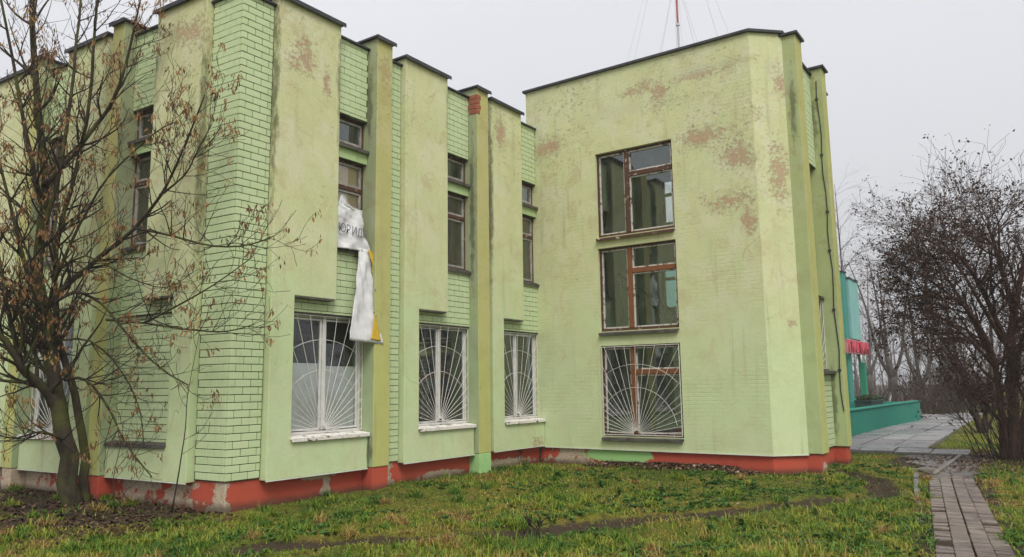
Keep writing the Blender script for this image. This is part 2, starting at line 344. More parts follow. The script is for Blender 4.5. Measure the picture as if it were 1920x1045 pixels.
def glass_mat(name, tint, refl, rough=0.015):
    t = NT(name); tr = t.n('BsdfTransparent'); tr.inputs[0].default_value = (*tint, 1)
    gl = t.n('BsdfGlossy'); gl.inputs[0].default_value = (0.9, 0.95, 0.95, 1); gl.inputs['Roughness'].default_value = rough
    n = t.bump(t.noise(1.7, 2), 0.05, 0.02); t.set(gl.inputs['Normal'], n)
    lw = t.n('LayerWeight'); lw.inputs[0].default_value = 0.25
    df = t.n('BsdfDiffuse'); df.inputs[0].default_value = (0.42, 0.42, 0.38, 1)
    f = t.math('ADD', t.math('MULTIPLY', lw.outputs['Fresnel'], 0.9), refl, clamp=True)
    mx = t.n('MixShader'); t.set(mx.inputs[0], f); t.t.links.new(tr.outputs[0], mx.inputs[1]); t.t.links.new(gl.outputs[0], mx.inputs[2])
    mx2 = t.n('MixShader'); t.set(mx2.inputs[0], t.rng(t.noise(3.5, 8, 0.7), 0.45, 0.85, 0.01, 0.14)); t.t.links.new(mx.outputs[0], mx2.inputs[1]); t.t.links.new(df.outputs[0], mx2.inputs[2])
    t.t.links.new(mx2.outputs[0], t.out.inputs[0]); return t.m
M['glass'] = glass_mat('window_glass', (0.97, 0.98, 0.97), 0.02)
M['stairglass'] = glass_mat('stair_window_glass', (0.86, 0.90, 0.88), 0.08)
def plinth_mat():
    t = NT('red_plinth'); z = t.comp(2); e = t.noise(6.5, 9, 0.72); b = t.noise(1.3, 5, 0.6, offs=(4, 4, 4)); fine = t.noise(25, 5, 0.7)
    c = t.mix(b, (0.50, 0.080, 0.042), (0.41, 0.09, 0.058))
    c = t.mix(t.rng(t.noise(3.1, 6, 0.6), 0.5, 0.75, 0, 0.5), c, (0.33, 0.055, 0.035))
    m = None
    for ce, ra in [((6.5, 10.5, 0.25), (0.4, 0.5, 0.2)), ((6.5, 11.5, 0.28), (0.6, 0.7, 0.22)), ((6.4, 12.6, 0.25), (0.6, 0.3, 0.3)), ((6.55, 9.6, 0.22), (0.16, 0.3, 0.28)), ((9.72, 9.5, 0.2), (0.2, 0.3, 0.26)), ((8.4, 9.5, 0.22), (0.10, 0.3, 0.35)), ((8.25, 9.5, 0.31), (0.45, 0.3, 0.05)), ((14.5, 8.75, 0.22), (0.3, 0.62, 0.2)), ((11.2, 9.5, 0.08), (0.5, 0.3, 0.08)), ((15.25, 3.6, 0.12), (0.2, 0.1, 0.16)), ((6.2, 15.0, 0.25), (0.6, 1.6, 0.3)), ((13.2, 9.5, 0.12), (0.9, 0.3, 0.1))]:
        q = t.ell(ce, ra); m = q if m is None else t.math('MAXIMUM', m, q)
    m = t.math('ADD', t.math('MULTIPLY', t.math('MAXIMUM', m, -0.9), 0.40), t.math('MULTIPLY', t.math('SUBTRACT', e, 0.5), 1.35))
    low = t.rng(z, 0.02, 0.20, 0.27, 0.015); m = t.math('ADD', m, low)
    c = t.mix(t.rng(m, 0.13, 0.16), c, t.mix(t.rng(fine, 0.35, 0.65), (0.55, 0.47, 0.36), (0.40, 0.30, 0.21)))
    gq = t.math('ADD', t.math('MULTIPLY', t.ell((14.5, 7.6, 0.22), (0.4, 0.85, 0.17)), 0.9), t.math('MULTIPLY', t.math('SUBTRACT', e, 0.5), 0.7))
    c = t.mix(t.rng(gq, 0.02, 0.06), c, (0.33, 0.58, 0.22))
    # soil splashed up from the ground
    c = t.mix(t.math('MULTIPLY', t.rng(t.math('ADD', z, t.math('MULTIPLY', e, 0.12)), 0.06, 0.20, 1.0, 0.0), 0.8), c, (0.07, 0.05, 0.033))
    return t.bsdf(c, 0.85, t.bump(t.math('ADD', t.rng(m, 0.12, 0.17, 1.0, 0.0), t.math('MULTIPLY', fine, 0.5)), 0.6, 0.01), spec=0.2)
M['plinth'] = plinth_mat()
M['greenplinth'] = simple('green_plinth', (0.30, 0.54, 0.21), (0.38, 0.60, 0.26), 4, 0.8)

# ================================================================== large structure: ground
def vnoise(x, y, seed=0):
    """cheap smooth value noise on numpy arrays"""
    x = np.asarray(x, float); y = np.asarray(y, float); xi = np.floor(x).astype(np.int64); yi = np.floor(y).astype(np.int64); fx = x - xi; fy = y - yi
    def h(a, b):
        n = (a * 374761393 + b * 668265263 + seed * 982451653) & 0x7fffffff; n = ((n ^ (n >> 13)) * 1274126177) & 0x7fffffff
        return ((n ^ (n >> 16)) & 0xffff) / 65535.0
    fx = fx * fx * (3 - 2 * fx); fy = fy * fy * (3 - 2 * fy)
    return (h(xi, yi) * (1 - fx) + h(xi + 1, yi) * fx) * (1 - fy) + (h(xi, yi + 1) * (1 - fx) + h(xi + 1, yi + 1) * fx) * fy
RUT = [(5.0, 6.9), (5.61, 6.44), (7.49, 5.02), (9.3, 3.95), (10.7, 2.93), (12.65, 2.2), (14.2, 2.6), (15.5, 3.3)]
def seg_dist(x, y, pl):
    d = np.full(np.shape(x), 1e9)
    for (ax, ay), (bx, by) in zip(pl[:-1], pl[1:]):
        t = np.clip(((x - ax) * (bx - ax) + (y - ay) * (by - ay)) / ((bx - ax) ** 2 + (by - ay) ** 2), 0, 1)
        d = np.minimum(d, np.hypot(x - ax - t * (bx - ax), y - ay - t * (by - ay)))
    return d
def pav_axis(x):           # centre line of the block paved path (runs along +X)
    return np.interp(x, [4, 8.65, 12, 15.3, 18, 20.5, 24], [0.20, 0.78, 1.22, 1.64, 1.95, 2.3, 3.0])
def ground_h(x, y):
    h = (vnoise(x * 0.7, y * 0.7, 1) - 0.5) * 0.07 + (vnoise(x * 2.3, y * 2.3, 2) - 0.5) * 0.035 + (vnoise(x * 7, y * 7, 3) - 0.5) * 0.015
    rd = seg_dist(x, y, RUT) + (vnoise(x * 3, y * 3, 9) - 0.5) * 0.2
    h = h - 0.075 * np.exp(-(rd / 0.17) ** 2) + 0.045 * np.exp(-((rd - 0.4) / 0.2) ** 2)
    flat = np.clip((np.abs(y - pav_axis(x)) - 0.45) / 0.5, 0, 1); flat = np.where(x > 26, 0.0, flat)
    flat2 = np.clip((18.5 - x) / 2.0, 0, 1); flat = flat * np.where(y > -1.5, np.maximum(flat2, np.clip((1.6 - y) / 0.6, 0, 1)), 1)
    return h * flat
def axis(fine0, fine1, step, lo, hi):
    a = list(np.arange(fine0, fine1, step)); s = step; p = fine1
    while p < hi: a.append(p); s *= 1.25; p += s
    a.append(hi); s = step; p = fine0 - step; b = []
    while p > lo: b.append(p); s *= 1.25; p -= s
    b.append(lo); return np.array(sorted(b) + a)
gx, gy = axis(2, 24, 0.09, -300, 460), axis(-3, 15, 0.09, -300, 420)
GX, GY = np.meshgrid(gx, gy, indexing='ij'); GZ = ground_h(GX, GY)
GV = np.stack([GX.ravel(), GY.ravel(), GZ.ravel()], 1); nx, ny = len(gx), len(gy)
ii = (np.arange(nx - 1)[:, None] * ny + np.arange(ny - 1)[None]).ravel()
GF = np.stack([ii, ii + ny, ii + ny + 1, ii + 1], 1)
rd = seg_dist(GX, GY, RUT)
bare = np.exp(-((rd + (vnoise(GX * 3, GY * 3, 9) - 0.5) * 0.2) / 0.30) ** 2) * np.clip(vnoise(GX * 0.9, GY * 0.9, 20) * 2.0 + 0.25, 0, 1)
bare = np.maximum(bare, np.clip(1 - (GX - 3.5) / 3.0, 0, 1) * 0.0)
left_bed = np.clip((GX - 4.55 + (vnoise(GX * 1.5, GY * 1.5, 61) - 0.5) * 1.2) / 0.5, 0, 1) * np.clip((GY - 9.75) / 0.4, 0, 1)
bare = np.maximum(bare, left_bed * 0.9)
paved = np.clip(1 - (np.abs(GY - pav_axis(GX)) - 0.42) / 0.3, 0, 1) * (GX < 21) * np.clip(vnoise(GX * 2.5, GY * 2.5, 5) * 1.6, 0.2, 1)
bare = np.maximum(bare, paved * 0.85)
under = np.exp(-(np.hypot(GX - 19.6, (GY - 0.6)) / 1.6) ** 2); bare = np.maximum(bare, under * 0.9)
dirt_x = np.clip(1 - np.hypot((GX - 18.3) / 1.7, (GY - 2.4) / 0.8), 0, 1) * 3; bare = np.maximum(bare, np.clip(dirt_x, 0, 0.95))
wallbase = np.clip(1 - np.abs(GX - 14.35) / 0.22, 0, 1) * ((GY > 3.6) & (GY < 9.4)); bare = np.maximum(bare, wallbase * 0.9)
def ground_mat():
    t = NT('turf_soil'); at = t.n('Attribute', attribute_name='tint'); b = at.outputs['Fac']
    n1 = t.noise(0.55, 5, 0.6); n2 = t.noise(2.4, 6, 0.65, offs=(5, 1, 0)); n3 = t.noise(28, 6, 0.75); n4 = t.noise(7, 6, 0.7, offs=(9, 9, 0))
    g = t.mix(t.rng(n1, 0.35, 0.65), (0.10, 0.125, 0.018), (0.19, 0.175, 0.028)); g = t.mix(t.rng(n2, 0.45, 0.7), g, (0.22, 0.155, 0.035))
    g = t.mix(t.rng(n4, 0.5, 0.68), g, (0.045, 0.045, 0.014)); g = t.mix(t.rng(n3, 0.35, 0.7, 0, 0.6), g, (0.035, 0.04, 0.012))
    s = t.mix(n3, (0.030, 0.022, 0.015), (0.085, 0.062, 0.040))
    k = t.rng(t.math('ADD', b, t.math('MULTIPLY', t.math('SUBTRACT', n4, 0.5), 0.9)), 0.35, 0.6)
    c = t.mix(k, g, s); return t.bsdf(c, 0.95, t.bump(t.math('ADD', n3, n4), 0.9, 0.03), spec=0.1)
M['ground'] = ground_mat()
ground = np_mesh('ground', GV, GF, M['ground'], attr=bare.ravel(), smooth=True); tag(ground, 'uneven turf and bare soil around the buildings', kind='structure')

# ================================================================== the green building
FA = Fr((6.56, 9.48), (1, 0), (0, -1))
ca, sa = math.cos(math.radians(3.2)), math.sin(math.radians(3.2))
FC = Fr((6.56, 9.48), (-sa, ca), (-ca, -sa))
FB = Fr((14.5, 9.48), (0, -1), (-1, 0))
FD = Fr((15.0, 3.85), (1, 0), (0, -1))
BLD = empty('office_building', (6.56, 9.48, 0), 'weathered light green two storey building with projecting slabs, yellow posts and red plinth', 'building')
ZT, ZB, ZP = 7.75, 7.60, 7.79
ROW, BL = 0.108, 0.262
A_BAYS = [(0.58, 1.01, 1.84, 2.59, 2.97), (3.43, 3.82, 4.63, 5.44, 5.83), (6.06, 6.45, 7.20, 7.94, None)]
C_BAYS = [(0.70, 1.20, 1.95, 2.72, 3.05), (3.35, 3.85, 4.62, 5.36, 5.69), (5.96, 6.45, 7.20, 8.0, 8.33), (8.6, 9.1, 9.85, 10.6, 10.95)]
A_END, C_END = 7.94, 12.0
brick_cache = {}
def brick_mesh(L, H=ROW - 0.010, D=0.05):
    k = (round(L, 3), round(H, 3))
    if k not in brick_cache:
        bm = bmesh.new(); bmesh.ops.create_cube(bm, size=1.0); bmesh.ops.scale(bm, vec=(L, D, H), verts=bm.verts)
        bmesh.ops.bevel(bm, geom=bm.edges[:], offset=0.004, segments=1, affect='EDGES', profile=0.5)
        me = bpy.data.meshes.new('brick'); bm.to_mesh(me); bm.free(); me.materials.append(M['brick']); brick_cache[k] = me
    return brick_cache[k]
single_left = [300]
def brick_area(fr, s0, s1, z0, z1, parent, d=0.0, single=False, rest=None, seed=0):
    """courses of brick clipped to a rectangle; single: each brick an object of its own"""
    R = random.Random(seed); k0 = int(math.floor((z0 - 0.40) / ROW)); rz = math.atan2(fr.u.y, fr.u.x); out = []
    k = k0
    while 0.40 + k * ROW < z1 - 0.01:
        a, b = max(z0, 0.40 + k * ROW), min(z1, 0.40 + (k + 1) * ROW); k += 1
        if b - a < 0.02: continue
        s = s0 - ((k % 2) * 0.5 + 0.12) * BL
        while s < s1:
            x0, x1 = max(s, s0), min(s + BL, s1); s += BL
            if x1 - x0 < 0.03: continue
            gz, gs = 0.0055, 0.0045; jd = R.uniform(-0.003, 0.002)
            if single and single_left[0] > 0 and x1 - x0 > 0.09:
                L = round((x1 - x0 - 2 * gs) / 0.01) * 0.01
                o = bpy.data.objects.new('brick', brick_mesh(L, round(b - a - 2 * gz, 3)))
                o.rotation_euler.z = rz + R.uniform(-0.006, 0.006)
                o.rotation_euler.y = R.uniform(-0.004, 0.004)
                c = fr((x0 + x1) / 2, d - 0.025 + jd, (a + b) / 2); link(o, parent, c); single_left[0] -= 1
            else: rest.fbox(fr, x0 + gs, x1 - gs, d - 0.05, d + jd, a + gz, b - gz)
def bars(mb, fr, s0, s1, z0, z1, w, d0, d1, wb=None):
    wb = wb or w
    mb.fbox(fr, s0, s0 + w, d0, d1, z0, z1); mb.fbox(fr, s1 - w, s1, d0, d1, z0, z1)
    mb.fbox(fr, s0 + w, s1 - w, d0, d1, z1 - w, z1); mb.fbox(fr, s0 + w, s1 - w, d0, d1, z0, z0 + wb)
def pane(fr, s0, s1, z0, z1, d, parent, name='pane', mat='glass'):
    mb = MB(); mb.fbox(fr, s0, s1, d - 0.004, d, z0, z1); return mb.build(name, M[mat], parent)
def sill(fr, s0, s1, z, d0, d1, parent, mat, th=0.028, drop=0.035):
    mb = MB(); mb.hexa([fr(s0, d0, z - th), fr(s1, d0, z - th), fr(s1, d1, z - th - drop), fr(s0, d1, z - th - drop), fr(s0, d0, z), fr(s1, d0, z), fr(s1, d1, z - drop), fr(s0, d1, z - drop)])
    mb.hexa([fr(s0, d1 - 0.004, z - th - drop - 0.03), fr(s1, d1 - 0.004, z - th - drop - 0.03), fr(s1, d1 + 0.003, z - th - drop - 0.03), fr(s0, d1 + 0.003, z - th - drop - 0.03), fr(s0, d1 - 0.004, z - drop - 0.002), fr(s1, d1 - 0.004, z - drop - 0.002), fr(s1, d1 + 0.003, z - drop - 0.002), fr(s0, d1 + 0.003, z - drop - 0.002)])
    return mb.build('sill', M[mat], parent, bevel=0.003)
def sun_grille(fr, s0, s1, z0, z1, d, parent, cx=0.5, n=19, seed=0):
    """welded grille: a half ring at the bottom, rods fanning out, two arcs, a border"""
    mb = MB(); R = random.Random(seed); r = 0.0045; w, h = s1 - s0, z1 - z0; c = s0 + w * cx
    bars(mb, fr, s0, s1, z0, z1, 0.013, d - 0.006, d + 0.006)
    hub = 0.085
    mb.tube([fr(c + hub * math.cos(a), d, z0 + 0.02 + hub * math.sin(a)) for a in np.linspace(0, math.pi, 13)], r, 5)
    for i in range(n):
        a = math.pi * (0.02 + 0.96 * i / (n - 1)) + R.uniform(-0.012, 0.012); ct, stn = math.cos(a), math.sin(a); z = z0 + 0.02
        L = 1e9
        if ct > 1e-6: L = min(L, (s1 - c) / ct)
        if ct < -1e-6: L = min(L, (s0 - c) / ct)
        if stn > 1e-6: L = min(L, (z1 - z) / stn)
        mb.tube([fr(c + hub * ct, d + 0.004, z + hub * stn), fr(c + L * ct * 0.5, d + 0.006 + R.uniform(-0.006, 0.006), z + L * stn * 0.5), fr(c + L * ct, d + 0.004, z + L * stn)], r, 5)
    for rad in (0.52, 0.78):
        q = []
        for a in np.linspace(0.2, math.pi - 0.2, 41):
            p = (c + h * rad * math.cos(a) * 0.95, z0 + 0.02 + h * rad * math.sin(a))
            if s0 < p[0] < s1: q.append(fr(p[0], d + 0.012, p[1]))
        if len(q) > 1: mb.tube(q, r, 5)
    return mb.build('grille', M['grille'], parent)
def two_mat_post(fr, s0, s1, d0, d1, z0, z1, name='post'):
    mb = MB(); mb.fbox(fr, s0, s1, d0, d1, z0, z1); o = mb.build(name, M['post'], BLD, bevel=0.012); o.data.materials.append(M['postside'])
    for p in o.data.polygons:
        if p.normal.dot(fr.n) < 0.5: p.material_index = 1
    return o

rest_bricks = MB()
def facade(fr, bays, s_end, side):
    # brick planes to lay: (s0, s1, z0, z1)
    holes = []; areas = []
    for i, (sL, cR, UR, pL, pR) in enumerate(bays):
        niche = side == 'C' and i == 0
        holes += [(UR - 0.30, pL + 0.01, 5.77, 6.26), (UR - 0.30, pL + 0.01, 3.98, 5.50)]
        holes.append((cR - 0.05, pL + 0.01, 0.95, 2.82) if not niche else (cR - 0.03, pL + 0.01, 0.87, 2.84))
        areas += [(UR - 0.04, pL - 0.012, 6.28, ZB, 0.0), (cR, pL, 2.84, 3.92, 0.0)]
        if niche: areas.append((cR - 0.03, pL, 0.87, 2.84, -0.03))
        if pR is not None: areas.append((pR + 0.012, bays[i + 1][0] - 0.014 if i + 1 < len(bays) else s_end, 0.39, ZB, 0.0))
    mb = MB(); mb.holed(fr, 0.02, s_end, 0.39, ZB, holes, -0.26, -0.017); back = mb.build('brick_backing', M['mortar'], BLD)
    corner = MB(); corner.fbox(fr, 0.03, bays[0][0], -0.08, -0.028, 0.40, ZB - 0.01)
    panel = corner.build('corner_brickwork', M['mortar'], BLD)
    brick_area(fr, 0.003 if side == 'A' else 0.046, bays[0][0] - 0.014, 0.39, ZB, panel, 0.0, True, rest_bricks, 3)
    for j, (a0, a1, z0, z1, d) in enumerate(areas): brick_area(fr, a0, a1, z0, z1, None, d, False, rest_bricks, 40 + j)
    # plinth under the brick plane
    mb = MB(); mb.fbox(fr, 0.03, s_end, -0.30, -0.035, -0.4, 0.395); mb.build('plinth', M['plinth'], BLD, bevel=0.008)
    mb = MB(); mb.fbox(fr, -0.045, s_end, -0.34, 0.045, ZB, ZB + 0.034); mb.build('parapet_cap', M['cap'], BLD, bevel=0.004)
    for i, (sL, cR, UR, pL, pR) in enumerate(bays):
        niche = side == 'C' and i == 0
        zs, zu = (0.87 if niche else 0.93), 3.07
        mb = MB(); mb.prism(fr, [(sL, 0.36), (pL - 0.012, 0.36), (pL - 0.012, zs), (cR, zs), (cR, zu), (UR, zu), (UR, ZT), (sL, ZT)], -0.10, 0.12)
        mb.build('wall_slab', M['slab'], BLD, bevel=0.012)
        mb = MB(); mb.fbox(fr, sL - 0.05, UR + 0.05, -0.30, 0.175, ZT, ZT + 0.036); mb.fbox(fr, sL - 0.055, UR + 0.055, 0.170, 0.180, ZT - 0.035, ZT + 0.038); mb.build('slab_cap', M['cap'], BLD, bevel=0.003)
        mb = MB(); mb.fbox(fr, sL, pL - 0.012, 0.112, 0.128, 0.345, 0.362); mb.build('drip_edge', M['dripw'], BLD)
        mb = MB(); mb.fbox(fr, cR + 0.0, UR - 0.06, -0.02, 0.127, zu - 0.028, zu - 0.002); mb.build('slab_lip', M['darksill'], BLD)
        mb = MB(); mb.fbox(fr, UR - 0.06, pL - 0.001, -0.24, -0.005, 5.505, 5.735); mb.build('lintel_band', M['band'], BLD, bevel=0.006)
        mb = MB(); mb.fbox(fr, cR - 0.06, pL - 0.002, -0.25, -0.012, 2.823, 2.84); mb.build('window_lintel', M['darksill'], BLD)
        if pR is not None:
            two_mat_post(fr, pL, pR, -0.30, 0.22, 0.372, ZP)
            mb = MB(); mb.fbox(fr, pL - 0.05, pR + 0.05, -0.34, 0.27, ZP, ZP + 0.036); mb.fbox(fr, pL - 0.054, pR + 0.054, 0.266, 0.276, ZP - 0.032, ZP + 0.038); mb.build('post_cap', M['cap'], BLD, bevel=0.003)
            g = side == 'A' and i == 1
            mb = MB(); mb.fbox(fr, pL + 0.008, pR - 0.008, -0.32, 0.205 if not g else 0.223, -0.4, 0.37); mb.build('post_plinth', M['greenplinth' if g else 'plinth'], BLD, bevel=0.01)
        # two narrow upstairs windows
        a, b, d = UR - 0.30, pL, -0.12
        f = MB(); bars(f, fr, a, b, 5.77, 6.26, 0.035, d - 0.05, d + 0.02); w = f.build('small_window', M['wood'], BLD, bevel=0.003)
        f = MB(); bars(f, fr, a + 0.037, b - 0.037, 5.815, 6.215, 0.042, d - 0.035, d + 0.012); f.build('sash', M['greyframe'], w, bevel=0.004)
        pane(fr, a + 0.09, b - 0.09, 5.87, 6.16, d - 0.01, w); sill(fr, a, b - 0.002, 5.77, d + 0.01, 0.055, w, 'darksill', drop=0.03)
        f = MB(); bars(f, fr, a, b, 3.98, 5.50, 0.035, d - 0.05, d + 0.02); f.fbox(fr, a + 0.035, b - 0.035, d - 0.05, d + 0.03, 5.00, 5.07); w = f.build('tall_window', M['wood'], BLD, bevel=0.003)
        f = MB(); bars(f, fr, a + 0.037, b - 0.037, 5.073, 5.463, 0.04, d - 0.035, d + 0.012); f.build('sash', M['greyframe'], w, bevel=0.004)
        f = MB(); bars(f, fr, a + 0.037, b - 0.037, 4.018, 4.997, 0.04, d - 0.035, d + 0.012); f.build('sash', M['greyframe'], w, bevel=0.004)
        pane(fr, a + 0.085, b - 0.085, 5.12, 5.42, d - 0.01, w); pane(fr, a + 0.085, b - 0.085, 4.065, 4.95, d - 0.01, w)
        mb = MB(); mb.fbox(fr, a + 0.04, b - 0.04, d - 0.065, d - 0.05, 4.02, 5.46); mb.build('inner_board', M['plywood'], w)
        sill(fr, a, b - 0.002, 3.98, d + 0.01, 0.05, w, 'darksill', drop=0.03)
        # ground floor
        if niche:
            n = MB(); n.fbox(fr, cR - 0.03, pL - 0.005, -0.2, -0.05, 0.875, 2.838); n = n.build('niche_infill', M['mortar'], BLD); sill(fr, cR - 0.01, pL - 0.02, 0.90, -0.02, 0.15, n, 'darksill', drop=0.02); continue
        a, b, z0, z1 = cR - 0.05, pL, 0.965, 2.82; d = -0.12
        f = MB(); bars(f, fr, a, b, z0, z1, 0.04, d - 0.06, d + 0.02); m = (cR + pL) / 2 - 0.02
        f.fbox(fr, m - 0.018, m + 0.018, d - 0.06, d + 0.022, z0 + 0.05, z1 - 0.05)
        w = f.build('ground_window', M['whitepaint'], BLD, bevel=0.004)
        for q0, q1 in ((a + 0.052, m - 0.032), (m + 0.032, b - 0.052)):
            f = MB(); bars(f, fr, q0, q1, z0 + 0.052, z1 - 0.052, 0.03 if i == 0 else 0.018, d - 0.04, d + 0.012); f.build('sash', M['whitepaint'], w, bevel=0.005)
            pane(fr, q0 + 0.015, q1 - 0.015, z0 + 0.065, z1 - 0.065, d - 0.012, w)
        if side == 'A' and i == 0:
            for q0, q1, zt in ((a + 0.06, m - 0.04, 2.06), (m + 0.045, b - 0.06, 2.02)):
                mb = MB(); mb.fbox(fr, q0, q1, d - 0.045, d - 0.041, z0 + 0.06, zt); mb.build('white_panel', M['whiteboard'], w)
        elif side == 'A' and i == 1:
            mb = MB(); z = z0 + 0.12
            while z < 2.52:
                mb.hexa([fr(a + 0.07, d - 0.11, z), fr(b - 0.07, d - 0.11, z), fr(b - 0.07, d - 0.085, z + 0.012), fr(a + 0.07, d - 0.085, z + 0.012), fr(a + 0.07, d - 0.11, z + 0.002), fr(b - 0.07, d - 0.11, z + 0.002), fr(b - 0.07, d - 0.085, z + 0.014), fr(a + 0.07, d - 0.085, z + 0.014)]); z += 0.026
            tag(mb.build('blind_slats', M['blind'], w), kind='stuff')
        else:
            mb = MB(); ns = 60; pts = [(a + 0.06 + (b - a - 0.12) * k / ns, -0.28 + 0.025 * math.sin(k * 1.1) + 0.012 * math.sin(k * 0.43)) for k in range(ns + 1)]
            mb.add([fr(s, q, z) for s, q in pts for z in (z0 + 0.06, z1 - 0.05)], [(2 * k, 2 * k + 2, 2 * k + 3, 2 * k + 1) for k in range(ns)])
            o = mb.build('curtain', M['curtain'], w, smooth=True, fix=False); o.modifiers.new('thick', 'SOLIDIFY').thickness = 0.004
        if side == 'A' or i == 1: sun_grille(fr, cR + 0.005, b - 0.012, z0 + 0.015, z1 - 0.005, -0.035, w, 0.46, 21, i)
        sill(fr, cR - 0.02, pL - 0.014, 0.966, d + 0.02, 0.165, w, 'sill', th=0.03, drop=0.03)
facade(FA, A_BAYS, A_END, 'A')
facade(FC, C_BAYS, C_END, 'C')

# bare red bricks where the render fell off the second post
mb = MB()
for k in range(4):
    z = 7.24 + k * 0.105; s0 = 5.44
    mb = MB(); mb.fbox(FA, s0 - 0.012, s0 + (0.13 if k % 2 else 0.10), (-0.02 if k % 2 else 0.03), 0.229, z, z + 0.09); mb.build('bare_brick', M['redbrick'], BLD, bevel=0.006)

# ------------------------------------------------------------------ stair wing
W_HOLES = [(1.58, 3.38, 4.83, 6.71), (1.58, 3.38, 2.785, 4.59), (1.58, 3.38, 0.60, 2.48)]
ZW = 8.56
mb = MB(); mb.holed(FB, -0.24, 5.10, 0.33, ZW, W_HOLES, -0.30, 0.0); mb.build('wing_wall', M['wing'], BLD)
mb = MB(); mb.plan([(14.5, 4.38), (15.0, 3.88), (15.3, 3.88), (15.3, 4.38)], 0.33, ZW - 0.002); mb.build('corner_facet', M['wing'], BLD)
mb = MB(); mb.fbox(FB, -0.24, 5.10, 0.002, 0.012, 0.318, 0.338); mb.plan([(14.488, 4.385), (14.995, 3.868), (15.0, 3.88), (14.5, 4.38)], 0.318, 0.338); mb.build('drip_edge', M['dripw'], BLD)
mb = MB(); mb.plan([(14.55, 9.5), (14.55, 4.40), (15.03, 3.92), (15.03, 3.66), (15.42, 3.66), (15.42, 3.895), (17.03, 3.895), (17.03, 3.64), (17.33, 3.64), (17.33, 3.895), (18.45, 3.895), (18.45, 9.5)], -0.4, 0.332)
mb.build('wing_plinth', M['plinth'], BLD, bevel=0.008)
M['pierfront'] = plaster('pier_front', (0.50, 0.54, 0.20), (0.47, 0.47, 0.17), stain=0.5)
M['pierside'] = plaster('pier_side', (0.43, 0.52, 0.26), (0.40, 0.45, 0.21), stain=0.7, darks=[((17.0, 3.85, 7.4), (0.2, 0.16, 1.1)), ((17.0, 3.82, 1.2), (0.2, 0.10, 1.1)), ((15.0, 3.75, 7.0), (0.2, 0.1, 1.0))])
def pier(x0, x1, y0, z1):
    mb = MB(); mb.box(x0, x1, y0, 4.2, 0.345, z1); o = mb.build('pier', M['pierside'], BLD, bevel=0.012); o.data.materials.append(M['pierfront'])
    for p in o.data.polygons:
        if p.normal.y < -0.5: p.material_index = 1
    mb = MB(); mb.box(x0 - 0.05, x1 + 0.05, y0 - 0.055, 4.25, z1, z1 + 0.05); mb.build('pier_cap', M['cap'], BLD, bevel=0.004)
pier(15.0, 15.46, 3.62, 8.50); pier(17.0, 17.36, 3.60, 8.48); 
mb = MB(); mb.holed(FD, 0.43, 3.45, 0.34, 8.36, [(0.44, 2.01, 1.92, 3.38), (0.44, 2.01, 3.44, 6.25)], -0.26, -0.017); mb.build('brick_backing', M['mortar'], BLD)
for q in ((0.46, 2.0, 0.36, 1.88), (0.46, 2.0, 6.25, 8.35), (2.36, 3.45, 0.36, 8.35)): brick_area(FD, *q, None, 0.0, False, rest_bricks, 77)
mb = MB(); mb.box(15.3, 18.5, 3.80, 4.15, 8.36, 8.40); mb.build('parapet_cap', M['cap'], BLD)
for s0, s1 in ((0.46, 2.0),):
    mb = MB(); mb.fbox(FD, s0 + 0.01, s1 - 0.01, -0.20, -0.12, 3.40, 6.26); mb.build('recess_panel', M['pierside'], BLD)
    f = MB(); bars(f, FD, s0 + 0.01, s1 - 0.01, 1.93, 3.38, 0.06, -0.2, -0.13); w = f.build('end_window', M['whitepaint'], BLD)
    pane(FD, s0 + 0.06, s1 - 0.06, 1.98, 3.33, -0.16, w); sun_grille(FD, s0 + 0.02, s1 - 0.02, 1.94, 3.37, -0.06, w, 0.5, 15, 5); sill(FD, s0 + 0.01, s1 - 0.01, 1.92, -0.12, 0.12, w, 'darksill')
# cable running down the second pier, on clips
mb = MB(); cp = [(16.992, 3.72 + 0.02 * math.sin(k * 1.7) - 0.004 * k, 8.2 - k * 0.42) for k in range(18)]; mb.tube(cp, 0.011, 5)
for k in (1, 4, 7, 9, 12, 15): x, y, z = cp[k]; mb.box(x - 0.012, x + 0.012, y - 0.03, y + 0.03, z - 0.025, z + 0.025)
mb.build('cable', M['iron'], BLD)
tag(rest_bricks.build('brick_courses', M['brick'], BLD, fix=False), kind='stuff')
# cap of the wing
mb = MB(); mb.plan([(14.44, 9.78), (14.44, 4.355), (14.965, 3.83), (15.3, 3.83), (15.3, 4.3), (14.9, 4.7), (14.9, 9.78)], ZW, ZW + 0.055); mb.build('wing_cap', M['cap'], BLD, bevel=0.004)
mb = MB(); mb.box(14.8, 18.45, 9.50, 9.72, 0.2, ZW); FE = Fr((18.15, 9.49), (0, -1), (-1, 0)); mb.holed(FE, 0.0, 5.36, 0.345, ZW - 0.2, [(1.5, 2.5, 5.75, 6.95), (1.42, 2.45, 3.55, 4.8)], -0.3, -0.1); mb.build('rear_wall', M['wing'], BLD)
mb = MB(); mb.box(14.79, 18.44, 4.12, 9.51, 8.1, 8.3); mb.build('wing_roof', M['cap'], BLD)
mb = MB(); mb.box(6.95, 14.5, 9.75, 21.5, 7.2, 7.36); mb.build('main_roof', M['cap'], BLD)
# dark rooms behind the facades
mb = MB(); mb.plan([(7.5, 10.5), (14.4, 10.5), (14.4, 21.5), (6.9, 21.5)], 0.3, 7.19); mb.plan([(6.85, 9.75), (14.49, 9.75), (14.49, 10.5), (7.5, 10.5), (6.9, 21.5), (6.2, 21.5)], 3.3, 3.45); mb.plan([(6.85, 9.75), (14.49, 9.75), (14.49, 10.5), (7.5, 10.5), (6.9, 21.5), (6.2, 21.5)], 0.3, 0.45); mb.build('inner_rooms', M['dark'], BLD)
